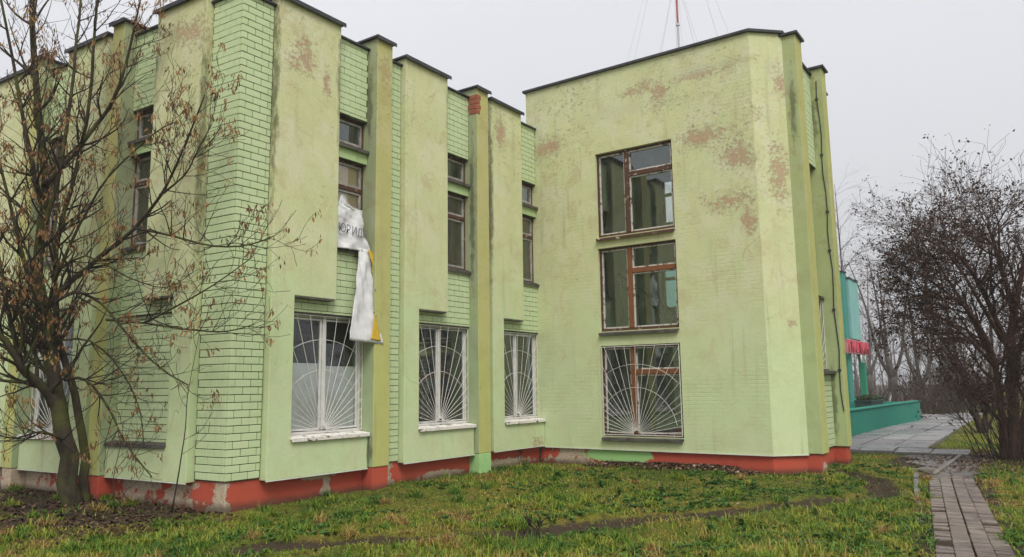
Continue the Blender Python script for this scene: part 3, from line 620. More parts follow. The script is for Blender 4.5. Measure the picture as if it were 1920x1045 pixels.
# stair hall
mb = MB(); mb.box(14.8, 18.2, 4.13, 9.49, 0.30, 0.345)
mb.holed(FE, 0.0, 5.36, 0.345, 8.1, [(1.5, 2.5, 5.75, 6.95), (1.42, 2.45, 3.55, 4.8)], -0.098, 0.0); mb.box(14.801, 18.14, 9.30, 9.49, 0.346, 8.1); mb.box(15.47, 18.14, 4.13, 4.30, 0.346, 8.1)
mb.build('stair_hall', M['interior'], BLD)
for s0, s1, z0, z1 in ((1.5, 2.5, 5.75, 6.95), (1.42, 2.45, 3.55, 4.8)):
    f = MB(); bars(f, FE, s0, s1, z0, z1, 0.06, -0.16, -0.09); f.fbox(FE, s0 + 0.06, s1 - 0.06, -0.16, -0.09, z0 + 0.75, z0 + 0.83); f.fbox(FE, s0 + 0.55, s0 + 0.62, -0.16, -0.089, z0 + 0.06, z1 - 0.06); w = f.build('rear_window', M['greyframe'], BLD); pane(FE, s0 + 0.05, s1 - 0.05, z0 + 0.05, z1 - 0.05, -0.12, w)
mb = MB()
for k in range(11): mb.box(16.25, 17.5, 8.25 - 0.28 * (k + 1), 8.25 - 0.28 * k, 3.10 - 0.16 * (k + 1) - 0.12, 3.10 - 0.16 * (k + 1) + 0.06)
mb.box(15.4, 18.1, 8.25, 9.29, 2.9, 3.1); mb.box(15.9, 18.1, 4.31, 5.4, 4.55, 4.72); st = mb.build('stairs', M['interior'], BLD)
mb = MB(); R0, R1 = (16.2, 8.3, 4.28), (16.2, 5.1, 1.95)
def lerp3(a, b, t): return tuple(p + (q - p) * t for p, q in zip(a, b))
mb.tube([R0, R1], 0.03, 6); mb.tube([(R0[0], R0[1], R0[2] - 0.22), (R1[0], R1[1], R1[2] - 0.22)], 0.018, 5)
for k in range(15):
    p = lerp3(R0, R1, (k + 0.5) / 15); mb.tube([p, (p[0], p[1] + 0.05, p[2] - 0.45), (p[0], p[1], p[2] - 0.95)], 0.011, 4)
mb.build('handrail', M['iron'], st)
# the three stair windows
for k, (s0, s1, z0, z1) in enumerate(W_HOLES):
    d = -0.10; sm = s0 + 0.40 * (s1 - s0); zt = z1 - 0.30 * (z1 - z0); woodm = 'wood' if k == 0 else 'woodorange'
    f = MB(); bars(f, FB, s0, s1, z0, z1, 0.045, d - 0.08, d + 0.03, 0.06); w = f.build('stair_window', M['wood'], BLD, bevel=0.004)
    f = MB(); f.fbox(FB, sm - 0.05, sm + 0.05, d - 0.07, d + 0.045, z0 + 0.06, z1 - 0.045); f.build('mullion', M[woodm], w, bevel=0.006)
    f = MB(); f.fbox(FB, sm + 0.05, s1 - 0.045, d - 0.07, d + 0.04, zt - 0.05, zt + 0.05); f.build('transom', M[woodm], w, bevel=0.006)
    for q in ((s0 + 0.047, sm - 0.052, z0 + 0.062, z1 - 0.047), (sm + 0.052, s1 - 0.047, zt + 0.052, z1 - 0.047), (sm + 0.052, s1 - 0.047, z0 + 0.062, zt - 0.052)):
        f = MB(); bars(f, FB, *q, 0.03, d - 0.05, d + 0.012); f.build('sash', M['sash'], w, bevel=0.004)
        pane(FB, q[0] + 0.025, q[1] - 0.025, q[2] + 0.025, q[3] - 0.025, d - 0.02, w, mat='stairglass')
    sill(FB, s0 + 0.0, s1 - 0.0, z0 + 0.001, d + 0.02, 0.07, w, 'wood' if k == 0 else 'darksill', th=0.03, drop=0.03)
    if k == 2: sun_grille(FB, s0 + 0.02, s1 - 0.02, z0 + 0.03, z1 - 0.02, 0.012, w, 0.44, 25, 9)

# ================================================================== paths
def conc(name, a, b):
    t = NT(name); oi = t.n('ObjectInfo').outputs['Random']; n = t.noise(1.9, 6, 0.65); f = t.noise(26, 6, 0.75); w = t.noise(0.8, 3, 0.5, offs=(3, 3, 3))
    c = t.mix(t.rng(n, 0.3, 0.7), a, b); c = t.mix(t.math('MULTIPLY', oi, 0.7), c, tuple(x * 0.62 for x in a)); c = t.mix(t.rng(f, 0.55, 0.75, 0, 0.5), c, tuple(x * 0.5 for x in a))
    d_ = t.rng(t.noise(1.1, 7, 0.7, offs=(6, 2, 4)), 0.50, 0.66, 0.0, 0.65); c = t.mix(d_, c, tuple(x * 0.42 for x in a)); c = t.mix(t.rng(t.noise(3.3, 7, 0.7, offs=(9, 2, 1)), 0.58, 0.68, 0.0, 0.7), c, (0.06, 0.055, 0.03))
    return t.bsdf(c, t.rng(w, 0.38, 0.65, 0.22, 0.75), t.bump(f, 0.4, 0.01), spec=0.45)
M['concrete'] = conc('wet_concrete', (0.23, 0.222, 0.22), (0.32, 0.31, 0.31))
M['paver'] = conc('path_block', (0.175, 0.14, 0.118), (0.25, 0.205, 0.175))
M['kerb'] = conc('kerb_concrete', (0.15, 0.13, 0.10), (0.21, 0.185, 0.15))
walk = bpy.data.objects.new('concrete_walkway', None); link(walk, None, (20.5, 3.2, 0)); tag(walk, kind='structure')
mb = MB(); mb.add([(19.7, 1.9, 0.012), (21.2, 2.6, 0.012), (43, 3.3, 0.012), (46, 5.6, 0.012), (37, 5.6, 0.012), (23, 5.7, 0.012), (19.6, 4.6, 0.012)], [tuple(range(7))])
bedm = simple('walk_bed', (0.05, 0.045, 0.035), (0.09, 0.08, 0.06), 5, 0.9)
mb.build('walkway_bed', bedm, walk, fix=False)
R = random.Random(21)
slab_cache = {}
def slab_mesh(nm, L, W, T, mat, bev):
    k = (nm, round(L, 2), round(W, 2))
    if k not in slab_cache:
        bm = bmesh.new(); bmesh.ops.create_cube(bm, size=1.0); bmesh.ops.scale(bm, vec=(L, W, T), verts=bm.verts)
        bmesh.ops.bevel(bm, geom=bm.edges[:], offset=bev, segments=1, affect='EDGES', profile=0.5)
        me = bpy.data.meshes.new(nm); bm.to_mesh(me); bm.free(); me.materials.append(mat); slab_cache[k] = me
    return slab_cache[k]
ang = math.radians(1.5)
for i in range(9):
    for j in range(3):
        L, W = 2.6, 0.74
        a, b = 21.35 + i * (L + 0.05) + 1.3, 2.75 + j * (W + 0.04) + 0.4 + i * 0.045
        if i == 8 and j == 2 or (i == 0 and j == 0 and False): continue
        o = bpy.data.objects.new('concrete_slab', slab_mesh('concrete_slab', L, W, 0.1, M['concrete'], 0.012))
        link(o, walk, (a, b, 0.0 + R.uniform(-0.012, 0.010))); o.rotation_euler = (R.uniform(-0.012, 0.012), R.uniform(-0.006, 0.006), ang + R.uniform(-0.012, 0.012))
for j in range(4):
    o = bpy.data.objects.new('concrete_slab', slab_mesh('cross_slab', 1.35, 0.74, 0.1, M['concrete'], 0.012))
    link(o, walk, (20.55 + 0.1 * j, 2.15 + 0.78 * j, R.uniform(-0.015, 0.008))); o.rotation_euler = (R.uniform(-0.014, 0.014), R.uniform(-0.01, 0.01), 0.06 + R.uniform(-0.02, 0.02))
M['dirtpath'] = conc('worn_asphalt', (0.115, 0.10, 0.085), (0.17, 0.148, 0.125))
mb = MB(); xs_ = np.linspace(15.2, 20.1, 26); ed = []
for k, x_ in enumerate(xs_):
    c_ = float(pav_axis(np.array(x_))); w0 = 0.36 + 0.42 * min(1, (x_ - 15.2) / 4.5); ed.append(((x_, c_ - w0 * (1 + 0.25 * math.sin(k * 1.3)) , 0.008), (x_, c_ + w0 * (1 + 0.3 * math.sin(k * 0.9 + 2)), 0.008)))
mb.add([p for e_ in ed for p in e_], [(2 * k, 2 * k + 2, 2 * k + 3, 2 * k + 1) for k in range(len(ed) - 1)]); tag(mb.build('worn_path', M['dirtpath'], None, fix=False), kind='structure')
path = bpy.data.objects.new('paved_path', None); link(path, None, (11.9, 1.2, 0)); tag(path, kind='structure')
n_p = 0; PW, PL = 0.158, 0.100
x = 7.5; row = 0
while x < 15.25:
    yc = float(pav_axis(np.array(x))); dy = float(pav_axis(np.array(x + 0.2))) - yc; az = math.atan2(dy, 0.2); row += 1
    for j in range(4):
        if (j == 3 and R.random() < 0.28) or (j == 0 and R.random() < 0.08): continue
        lat = (j - 1.5) * (PW + 0.012); stag = (0.05 if j % 2 else 0) + R.uniform(-0.004, 0.004)
        px_, py_ = x + stag - lat * math.sin(az), yc + lat * math.cos(az)
        o = bpy.data.objects.new('paver', slab_mesh('paver', PL, PW, 0.07, M['paver'], 0.006))
        z = -0.006 + R.uniform(-0.006, 0.006) - 0.016 * (abs(j - 1.5) > 1) * R.random() + 0.008 * math.sin(x * 1.7 + j)
        link(o, path, (px_, py_, z)); o.rotation_euler = (R.uniform(-0.04, 0.04), R.uniform(-0.03, 0.03), az + R.uniform(-0.035, 0.035)); n_p += 1
    x += PL + 0.010
for k in range(6):
    q = k / 6.0; a = (15.35 - 5.1 * q, 2.18 - 0.72 * q)
    if k in (4,): continue
    o = bpy.data.objects.new('kerb_stone', slab_mesh('kerb_stone', 0.80, 0.08, 0.2, M['kerb'], 0.008)); link(o, path, (a[0] - 0.4, a[1] - 0.06, -0.035 - 0.012 * k + R.uniform(-.01, .01)))
    o.rotation_euler = (R.uniform(-.06, .06), R.uniform(-.02, .02), math.atan2(0.72, 5.1) + R.uniform(-.02, .02))
o = bpy.data.objects.new('kerb_stone', slab_mesh('loose_kerb', 4.1, 0.07, 0.07, M['kerb'], 0.01)); link(o, path, (17.6, 1.9, 0.02)); o.rotation_euler = (0.1, 0.0, math.atan2(-0.04, 4.1))
o = bpy.data.objects.new('kerb_stone', slab_mesh('short_kerb', 0.07, 0.5, 0.07, M['kerb'], 0.01)); link(o, path, (16.1, 2.15, 0.03)); o.rotation_euler = (0.0, 0.05, 0.05)

# ================================================================== teal building, its terrace wall and planters
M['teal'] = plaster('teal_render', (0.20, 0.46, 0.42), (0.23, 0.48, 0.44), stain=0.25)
M['tealshade'] = plaster('teal_shaded', (0.045, 0.25, 0.20), (0.055, 0.27, 0.22), stain=0.25)  # darker teal: shade on the post's side is put into its colour
M['tealgreen'] = plaster('teal_green', (0.02, 0.27, 0.16), (0.03, 0.29, 0.18), stain=0.3)
TB = empty('teal_building', (42.0, 10.0, 0), 'teal green neighbouring building seen past the corner of the pale green one', 'building')
def tpart(name, mat, *b, bevel=0.02):
    mb = MB(); mb.box(*b); return mb.build(name, M[mat], TB, bevel=bevel)
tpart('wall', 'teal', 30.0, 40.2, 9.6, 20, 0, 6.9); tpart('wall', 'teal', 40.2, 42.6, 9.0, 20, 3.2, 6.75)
tpart('wall_slab', 'teal', 40.45, 42.5, 8.0, 9.6, 3.75, 6.75); tpart('post', 'tealshade', 39.6, 40.3, 8.1, 9.6, 0.4, 7.0)
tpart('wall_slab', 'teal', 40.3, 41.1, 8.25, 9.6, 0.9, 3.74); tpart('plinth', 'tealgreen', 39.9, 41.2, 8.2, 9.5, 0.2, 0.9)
tpart('pillar', 'tealgreen', 42.3, 42.6, 7.9, 8.2, 0.3, 3.1); tpart('canopy', 'tealshade', 41.0, 42.7, 7.9, 9.6, 3.1, 3.25)
tpart('doorway', 'dark', 41.15, 42.4, 9.3, 9.5, 0.3, 3.1); tpart('rear_wall', 'tealshade', 41.0, 42.6, 9.5, 12, 0.3, 3.1)
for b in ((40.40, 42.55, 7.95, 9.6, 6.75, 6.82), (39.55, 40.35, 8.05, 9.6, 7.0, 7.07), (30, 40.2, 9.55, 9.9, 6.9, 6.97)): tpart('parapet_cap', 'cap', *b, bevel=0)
M['signred'] = simple('red_letter', (0.52, 0.05, 0.085), (0.60, 0.08, 0.11), 3, 0.5)
M['signwhite'] = simple('white_letter', (0.62, 0.62, 0.60), (0.70, 0.70, 0.68), 3, 0.5)
def text_mesh(name, body, size, depth, mat, parent, mtx, label=None):
    cu = bpy.data.curves.new(name, 'FONT'); cu.body = body; cu.size = size; cu.extrude = depth; cu.resolution_u = 3
    ob = bpy.data.objects.new(name + '_tmp', cu); COL.objects.link(ob); dg = bpy.context.evaluated_depsgraph_get(); dg.update()
    me = bpy.data.meshes.new_from_object(ob.evaluated_get(dg)); bpy.data.objects.remove(ob); me.materials.clear(); me.materials.append(mat)
    me.transform(mtx); w = ORIGIN[parent]; me.transform(Matrix.Translation(-w)); me.name = name
    o = bpy.data.objects.new(name, me); return link(o, parent, w)
SG = empty('shop_sign', (38.6, 7.9, 3.1), 'faded red block letter sign running along the front of the teal building', 'sign')
mb = MB()
for z in (3.02, 3.64): mb.box(38.5, 43.4, 7.9, 7.95, z, z + 0.04)
for x in (38.6, 40.2, 41.8, 43.3): mb.box(x, x + 0.05, 7.9, 7.95, 2.95, 3.70)
mb.box(38.5, 43.35, 7.96, 7.99, 3.06, 3.64); mb.build('sign_frame', simple('pink_board', (0.50, 0.20, 0.22), (0.56, 0.25, 0.27), 3, 0.6), SG)
rx = Matrix.Rotation(math.radians(90), 4, 'X')
for k, ch in enumerate('ПИЛИН'): text_mesh('letter', ch, 0.78, 0.03, M['signred'], SG, Matrix.Translation((38.6 + k * 0.98, 7.86, 3.06)) @ Matrix.Diagonal((1.5, 1, 1, 1)) @ rx)
for k, ch in enumerate('ИZА'): text_mesh('small_letter', ch, 0.5, 0.02, M['signwhite'], SG, Matrix.Translation((41.2 + k * 0.5, 7.86, 2.62)) @ rx)
TW = empty('terrace_wall', (25.2, 5.2, 0), 'low teal painted wall beside the concrete slab walkway', 'wall')
M['tealwall'] = plaster('teal_wall_paint', (0.012, 0.19, 0.135), (0.018, 0.22, 0.16), stain=0.8)
mb = MB(); mb.hexa([(22.5, 5.35, -0.2), (37.0, 4.86, -0.2), (37.0, 5.16, -0.2), (22.5, 5.65, -0.2), (22.5, 5.35, 0.76), (37.0, 4.86, 0.80), (37.0, 5.16, 0.80), (22.5, 5.65, 0.76)]); mb.hexa([(36.7, 5.1, -0.2), (37.0, 5.16, -0.2), (37.0, 8.0, -0.2), (36.7, 8.0, -0.2), (36.7, 5.1, 0.79), (37.0, 5.16, 0.79), (37.0, 8.0, 0.79), (36.7, 8.0, 0.79)]); mb.build('wall', M['tealwall'], TW, bevel=0.02)
mb = MB(); mb.hexa([(22.5, 5.31, 0.761), (37.05, 4.82, 0.801), (37.05, 5.20, 0.801), (22.5, 5.69, 0.761), (22.5, 5.31, 0.80), (37.05, 4.82, 0.84), (37.05, 5.20, 0.84), (22.5, 5.69, 0.80)]); mb.build('coping', M['tealwall'], TW, bevel=0.008)
TR = empty('terrace', (30, 7, 0), None, None); TR['kind'] = 'structure'
mb = MB(); mb.plan([(22.5, 5.66), (36.7, 5.17), (36.7, 9.5), (22.5, 9.5)], -0.2, 0.45); mb.build('terrace_floor', M['concrete'], TR)
for k in range(3):
    mb = MB(); mb.box(37.1, 38.2 + 0.35 * (2 - k), 5.0, 8.0, -0.1, 0.14 * (k + 1)); o = mb.build('step', M['concrete'], TR, bevel=0.01)
M['planter'] = simple('dark_planter', (0.012, 0.035, 0.028), (0.02, 0.05, 0.04), 4, 0.6)
M['hedgeleaf'] = simple('box_leaf', (0.02, 0.04, 0.012), (0.045, 0.07, 0.02), 9, 0.7)
for (x, y, L, lab) in ((29.2, 6.9, 1.5, 'dark planter box nearer the pale green building, behind the teal wall'), (34.6, 6.4, 2.6, 'longer dark planter box near the far end of the teal wall')):
    P = empty('planter_box', (x, y, 0.45), lab, 'planter', 'planters on the terrace')
    mb = MB(); mb.box(x - L / 2, x + L / 2, y - 0.3, y + 0.3, 0.451, 0.90); mb.box(x - L / 2 - 0.03, x + L / 2 + 0.03, y - 0.33, y + 0.33, 0.86, 0.92); mb.build('trough', M['planter'], P, bevel=0.01)
    n = 700; c = np.stack([rng.uniform(x - L / 2, x + L / 2, n), rng.uniform(y - 0.28, y + 0.28, n), 0.92 + rng.random(n) * 0.16], 1); e1 = rng.normal(0, 0.035, (n, 3)); e2 = rng.normal(0, 0.03, (n, 3))
    V = np.stack([c - e1, c + e2, c + e1, c - e2], 1).reshape(-1, 3); np_mesh('foliage', V, np.arange(4 * n).reshape(-1, 4), M['hedgeleaf'], P)
# small things far along the walkway
WP = empty('white_post', tuple(GND(1669, 757, 0.0)), 'small white post with a dark band beyond the planters', 'post'); c = ORIGIN[WP]
mb = MB(); mb.tube([(c.x, c.y, -0.1), (c.x, c.y, 0.9)], 0.14, 8); mb.build('post', M['whitepaint'], WP); mb = MB(); mb.tube([(c.x, c.y, 0.901), (c.x, c.y, 1.15)], 0.15, 8); mb.build('band', M['iron'], WP)
BN = empty('park_bench', (55, 7.6, 0), 'small red and white bench far down the walkway', 'bench')
for k, m_ in enumerate(('signred', 'whitepaint', 'signred')): mb = MB(); mb.box(54.2, 56.2, 7.5 + 0.16 * k, 7.62 + 0.16 * k, 0.42, 0.46); mb.build('seat_slat', M[m_], BN)
for k, m_ in enumerate(('signred', 'whitepaint')): mb = MB(); mb.box(54.2, 56.2, 8.0, 8.04, 0.6 + 0.18 * k, 0.72 + 0.18 * k); mb.build('back_slat', M[m_], BN)
for x in (54.4, 55.9): mb = MB(); mb.box(x, x + 0.1, 7.5, 7.98, -0.05, 0.419); mb.box(x, x + 0.08, 7.9, 7.99, 0.42, 0.9); mb.build('leg', M['iron'], BN)

# ================================================================== mast with guy wires
mp = PX(1303, 740, 62.0); MS = empty('radio_mast', (mp.x, mp.y, 0), 'slender red and white mast held by guy wires behind the stair wing', 'mast')
M['mastred'] = simple('mast_red', (0.36, 0.05, 0.07), (0.42, 0.07, 0.09), 2, 0.6); M['mastwhite'] = simple('mast_grey', (0.45, 0.46, 0.48), (0.55, 0.56, 0.58), 2, 0.5)
ztop = 47.0; zs = [0, 10.5, 21.0, 31.4, 39.5, ztop]
for k in range(5):
    mb = MB(); mb.tube([(mp.x, mp.y, zs[k]), (mp.x, mp.y, zs[k + 1])], 0.10, 8); mb.tube([(mp.x, mp.y, zs[k + 1] - 0.12), (mp.x, mp.y, zs[k + 1] + 0.06)], 0.17, 8)
    z = zs[k] + 0.6
    while z < zs[k + 1]:
        mb.tube([(mp.x - 0.22, mp.y - 0.1, z), (mp.x + 0.22, mp.y + 0.1, z)], 0.018, 4); z += 1.15
    mb.build('mast_section', M['mastred' if k in (1, 3) else 'mastwhite'], MS)
M['wire'] = simple('guy_wire', (0.30, 0.30, 0.31), (0.36, 0.36, 0.37), 2, 0.5, 0, 0.3)
for k in range(6):
    a = math.radians(25 + 60 * k)
    for zz, rr in ((44.0, 13.0), (36.0, 9.0)):
        mb = MB(); mb.tube([(mp.x, mp.y, zz), (mp.x + rr * math.cos(a), mp.y + rr * math.sin(a), 0)], 0.011, 4); mb.build('guy_wire', M['wire'], MS)

# ================================================================== torn banner
M['vinyl'] = simple('white_vinyl', (0.60, 0.60, 0.61), (0.72, 0.72, 0.73), 3, 0.45, 0.25, detail=8)
M['vinylback'] = simple('yellow_vinyl', (0.56, 0.36, 0.02), (0.64, 0.44, 0.05), 3, 0.5)
M['ink'] = simple('grey_ink', (0.13, 0.13, 0.14), (0.18, 0.18, 0.19), 3, 0.6)
BA = empty('torn_banner', (8.85, 9.4, 2.5), 'torn white vinyl banner with a yellow back hanging from the upstairs window over the grille', 'banner')
def cloth(name, mat, rows, nu=22, ampl=0.018, seed=0, thick=0.003):
    """rows: (left s, left d, right s, right d, z_left, z_right) from top to bottom, in facade A coordinates"""
    mb = MB(); rows = np.array(rows, float); nv = (len(rows) - 1) * 10 + 1; tt = np.linspace(0, len(rows) - 1, nv)
    G = np.stack([np.interp(tt, np.arange(len(rows)), rows[:, k]) for k in range(6)], 1); vs = []
    for i, (s0, d0, s1, d1, z0, z1) in enumerate(G):
        for j in range(nu + 1):
            q = j / nu; s = s0 + (s1 - s0) * q; z = z0 + (z1 - z0) * q
            d = d0 + (d1 - d0) * q + ampl * math.sin(q * 7 + i * 0.21 + seed) * math.sin(math.pi * q) + ampl * 0.6 * math.sin(q * 17 - i * 0.36 + seed * 2)
            nz_ = mnoise.noise(Vector((s * 5.0, z * 5.0, seed * 3.1))); nz2 = abs(mnoise.noise(Vector((s * 11.0 + z * 4, z * 9.0, seed * 1.7 + 5))))
            d += ampl * (1.1 * nz_ - 1.3 * nz2); vs.append(FA(s + 0.012 * nz_, max(d, 0.03), z + 0.010 * mnoise.noise(Vector((s * 14, z * 3, seed)))))
    fs = [(i * (nu + 1) + j, i * (nu + 1) + j + 1, (i + 1) * (nu + 1) + j + 1, (i + 1) * (nu + 1) + j) for i in range(nv - 1) for j in range(nu)]
    mb.add(vs, fs); o = mb.build(name, M[mat], BA, smooth=True, fix=False); o.modifiers.new('thick', 'SOLIDIFY').thickness = thick; return o
cloth('upper_sheet', 'vinyl', [(1.98, 0.05, 2.02, 0.05, 4.85, 4.84), (1.90, 0.06, 2.18, 0.03, 4.70, 4.70), (1.86, 0.07, 2.46, 0.03, 4.60, 4.66), (1.80, 0.08, 2.46, 0.06, 4.35, 4.45), (1.78, 0.08, 2.46, 0.09, 4.15, 4.25), (1.76, 0.08, 2.56, 0.14, 3.93, 3.95)], seed=1, ampl=0.02)
cloth('lower_sheet', 'vinyl', [(2.33, 0.10, 2.54, 0.13, 4.00, 3.97), (2.28, 0.13, 2.57, 0.15, 3.72, 3.70), (2.22, 0.16, 2.61, 0.17, 3.35, 3.33), (2.14, 0.19, 2.67, 0.20, 2.90, 2.88), (2.05, 0.21, 2.79, 0.235, 2.43, 2.39)], seed=2, ampl=0.014)
cloth('yellow_back', 'vinylback', [(2.575, 0.235, 2.585, 0.235, 2.88, 2.88), (2.53, 0.245, 2.64, 0.245, 2.66, 2.65), (2.48, 0.25, 2.72, 0.25, 2.46, 2.44)], nu=6, seed=4, ampl=0.003)
cloth('yellow_flap', 'vinylback', [(2.50, 0.15, 2.55, 0.16, 3.98, 3.97), (2.54, 0.17, 2.72, 0.21, 3.82, 3.84), (2.57, 0.18, 2.75, 0.22, 3.72, 3.78), (2.58, 0.17, 2.63, 0.18, 3.58, 3.60)], nu=6, seed=5, ampl=0.008)
mb = MB()
for s_, z_ in ((2.575, 2.93), (2.62, 2.86), (2.60, 3.30)): mb.tube([FA(s_, 0.215, z_), FA(s_, 0.232, z_)], 0.014, 8)
mb.build('eyelets', M['greyframe'], BA)
for k, ch in enumerate('ЮРИДИ'):
    sc = 1.0 if k < 3 else 0.92
    text_mesh('letter', ch, 0.205 * sc, 0.001, M['ink'], BA, Matrix.Translation(FA(1.845 + k * 0.125 + (0.04 if k else 0), 0.128, 4.20 - 0.006 * k)) @ Matrix.Diagonal((0.82, 1, 1, 1)) @ rx)

# ================================================================== trees
def bark(name, a, b, moss=0.0):
    t = NT(name); n = t.noise(9, 7, 0.7, stretch=(1, 1, 0.35)); f = t.noise(40, 4, 0.6, stretch=(1, 1, 0.3)); c = t.mix(t.rng(n, 0.3, 0.7), a, b)
    if moss: c = t.mix(t.math('MULTIPLY', t.rng(t.noise(2.5, 5, 0.6, offs=(3, 1, 1)), 0.42, 0.62), moss), c, (0.085, 0.095, 0.022))
    return t.bsdf(c, 0.9, t.bump(t.math('ADD', n, t.math('MULTIPLY', f, 0.4)), 0.8, 0.02), spec=0.15)
M['bark'] = bark('tree_bark', (0.030, 0.024, 0.018), (0.075, 0.06, 0.042), 0.75)
M['twig'] = bark('twig_bark', (0.028, 0.020, 0.016), (0.055, 0.042, 0.032))
M['hawtwig'] = bark('hawthorn_bark', (0.048, 0.027, 0.020), (0.105, 0.060, 0.042))
M['farbark'] = bark('grey_bark', (0.07, 0.06, 0.052), (0.12, 0.10, 0.085))
M['brownbark'] = bark('shrub_bark', (0.050, 0.036, 0.026), (0.095, 0.07, 0.05))
def leaf_mat(name, stops, trans=0.25, rough=0.7):
    t = NT(name); at = t.n('Attribute', attribute_name='tint'); c = t.ramp(at.outputs['Fac'], stops)
    b = t.n('BsdfPrincipled'); t.set(b.inputs['Base Color'], c); b.inputs['Roughness'].default_value = rough; b.inputs['Specular IOR Level'].default_value = 0.25
    tr = t.n('BsdfTranslucent'); t.set(tr.inputs[0], c); mx = t.n('MixShader'); mx.inputs[0].default_value = trans
    t.t.links.new(b.outputs[0], mx.inputs[1]); t.t.links.new(tr.outputs[0], mx.inputs[2]); t.t.links.new(mx.outputs[0], t.out.inputs[0]); return t.m
M['seed'] = leaf_mat('dry_seed_wing', [(0.0, (0.11, 0.05, 0.022)), (0.5, (0.26, 0.135, 0.055)), (1.0, (0.42, 0.27, 0.12))])
M['darkleaf'] = leaf_mat('dark_leaf', [(0.0, (0.018, 0.012, 0.011)), (0.55, (0.042, 0.026, 0.019)), (1.0, (0.13, 0.065, 0.032))], 0.12)
def rot_about(v, ax, a): return Matrix.Rotation(a, 3, ax) @ v
class Tree:
    def __init__(self, seed): self.R = random.Random(seed); self.trunk = MB(); self.twigs = MB(); self.tips = []
    def poly(self, pts, r0, r1, sides=7, mb=None, sub=3):
        """smooth stem through given points; returns list of (point, dir, radius)"""
        P = [Vector(p) for p in pts]; out = []
        for i in range(len(P) - 1):
            p0, p1, p2, p3 = P[max(i - 1, 0)], P[i], P[i + 1], P[min(i + 2, len(P) - 1)]
            for k in range(sub):
                t = k / sub; out.append(0.5 * ((2 * p1) + (p2 - p0) * t + (2 * p0 - 5 * p1 + 4 * p2 - p3) * t * t + (3 * p1 - p0 - 3 * p2 + p3) * t ** 3))
        out.append(P[-1]); n = len(out); rad = [r0 + (r1 - r0) * (i / (n - 1)) ** 0.62 for i in range(n)]
        for i in range(1, n - 1): out[i] = out[i] + Vector((self.R.gauss(0, 1), self.R.gauss(0, 1), self.R.gauss(0, 1))) * rad[i] * 0.18
        (mb or self.trunk).tube(out, rad, sides)
        return [(out[i], (out[min(i + 1, n - 1)] - out[max(i - 1, 0)]).normalized(), rad[i]) for i in range(n)]
    def grow(self, p, d, L, r, lev, up=0.12, wob=0.13, nseg=6, spread=(0.5, 0.95), kids=(4, 3, 2), shrink=0.52, droop=0.0):
        R = self.R; pts = [p.copy()]; dirs = [d.copy()]; q = p.copy(); dd = d.copy(); st = L / nseg
        for i in range(nseg):
            dd = (dd + Vector((R.gauss(0, wob), R.gauss(0, wob), R.gauss(0, wob) + up - droop * (i / nseg)))).normalized(); q = q + dd * st; pts.append(q.copy()); dirs.append(dd.copy())
        rr = [max(r * (1 - 0.75 * i / nseg), 0.0032) for i in range(nseg + 1)]
        (self.trunk if r > 0.022 else self.twigs).tube(pts, rr, 6 if r > 0.03 else (4 if r > 0.009 else 3), cap=False)
        self.tips.append((pts[-1], dirs[-1], lev))
        if lev <= 0: return
        nk = kids[min(lev - 1, len(kids) - 1)]
        for k in range(nk):
            i = min(nseg, 1 + int((k + R.random()) / nk * nseg)); ax = dirs[i].orthogonal(); ax.rotate(Matrix.Rotation(R.uniform(0, 6.283), 3, dirs[i]))
            nd = rot_about(dirs[i], ax, R.uniform(*spread))
            self.grow(pts[i], nd, L * shrink * R.uniform(0.7, 1.25), max(rr[i] * 0.62, 0.0025), lev - 1, up, wob, max(4, nseg - 1), spread, kids, shrink, droop)
    def sprout(self, stem, n, L, lev, t0=0.25, rk=0.55, **kw):
        R = self.R; m = len(stem)
        for k in range(n):
            i = int((t0 + (1 - t0) * (k + R.random()) / n) * (m - 1)); p, d, r = stem[min(i, m - 1)]
            ax = d.orthogonal(); ax.rotate(Matrix.Rotation(R.uniform(0, 6.283), 3, d)); nd = rot_about(d, ax, R.uniform(0.6, 1.15))
            self.grow(p, nd, L * R.uniform(0.6, 1.2) * (1.15 - 0.5 * i / m), max(min(r * rk, 0.03), 0.004), lev, **kw)
def hang_clusters(T, prob, n_wing, size, name, mat, parent, seed, levmax=1):
    g = np.random.default_rng(seed); V = []; tint = []
    for p, d, lev in T.tips:
        if lev > levmax or g.random() > prob: continue
        k = int(g.integers(max(2, n_wing - 3), n_wing + 4)); base = g.random()
        for _ in range(k):
            o = np.array(p) + g.normal(0, 0.022, 3) * (size / 0.05); ln = size * g.uniform(0.7, 1.3); w = ln * 0.15; a = g.uniform(0, 6.283)
            dn = np.array([g.normal(0, 0.35), g.normal(0, 0.35), -1.0]); dn /= np.linalg.norm(dn); sd_ = np.cross(dn, [math.cos(a), math.sin(a), 0.1]); sd_ /= np.linalg.norm(sd_) + 1e-9
            V += [o, o + dn * ln * 0.55 + sd_ * w, o + dn * ln, o + dn * ln * 0.55 - sd_ * w]; tint += [np.clip(base * 0.7 + g.random() * 0.3, 0, 1)] * 4
    V = np.array(V); o = np_mesh(name, V, np.arange(len(V)).reshape(-1, 4), mat, parent, np.array(tint)); tag(o, kind='stuff'); return o

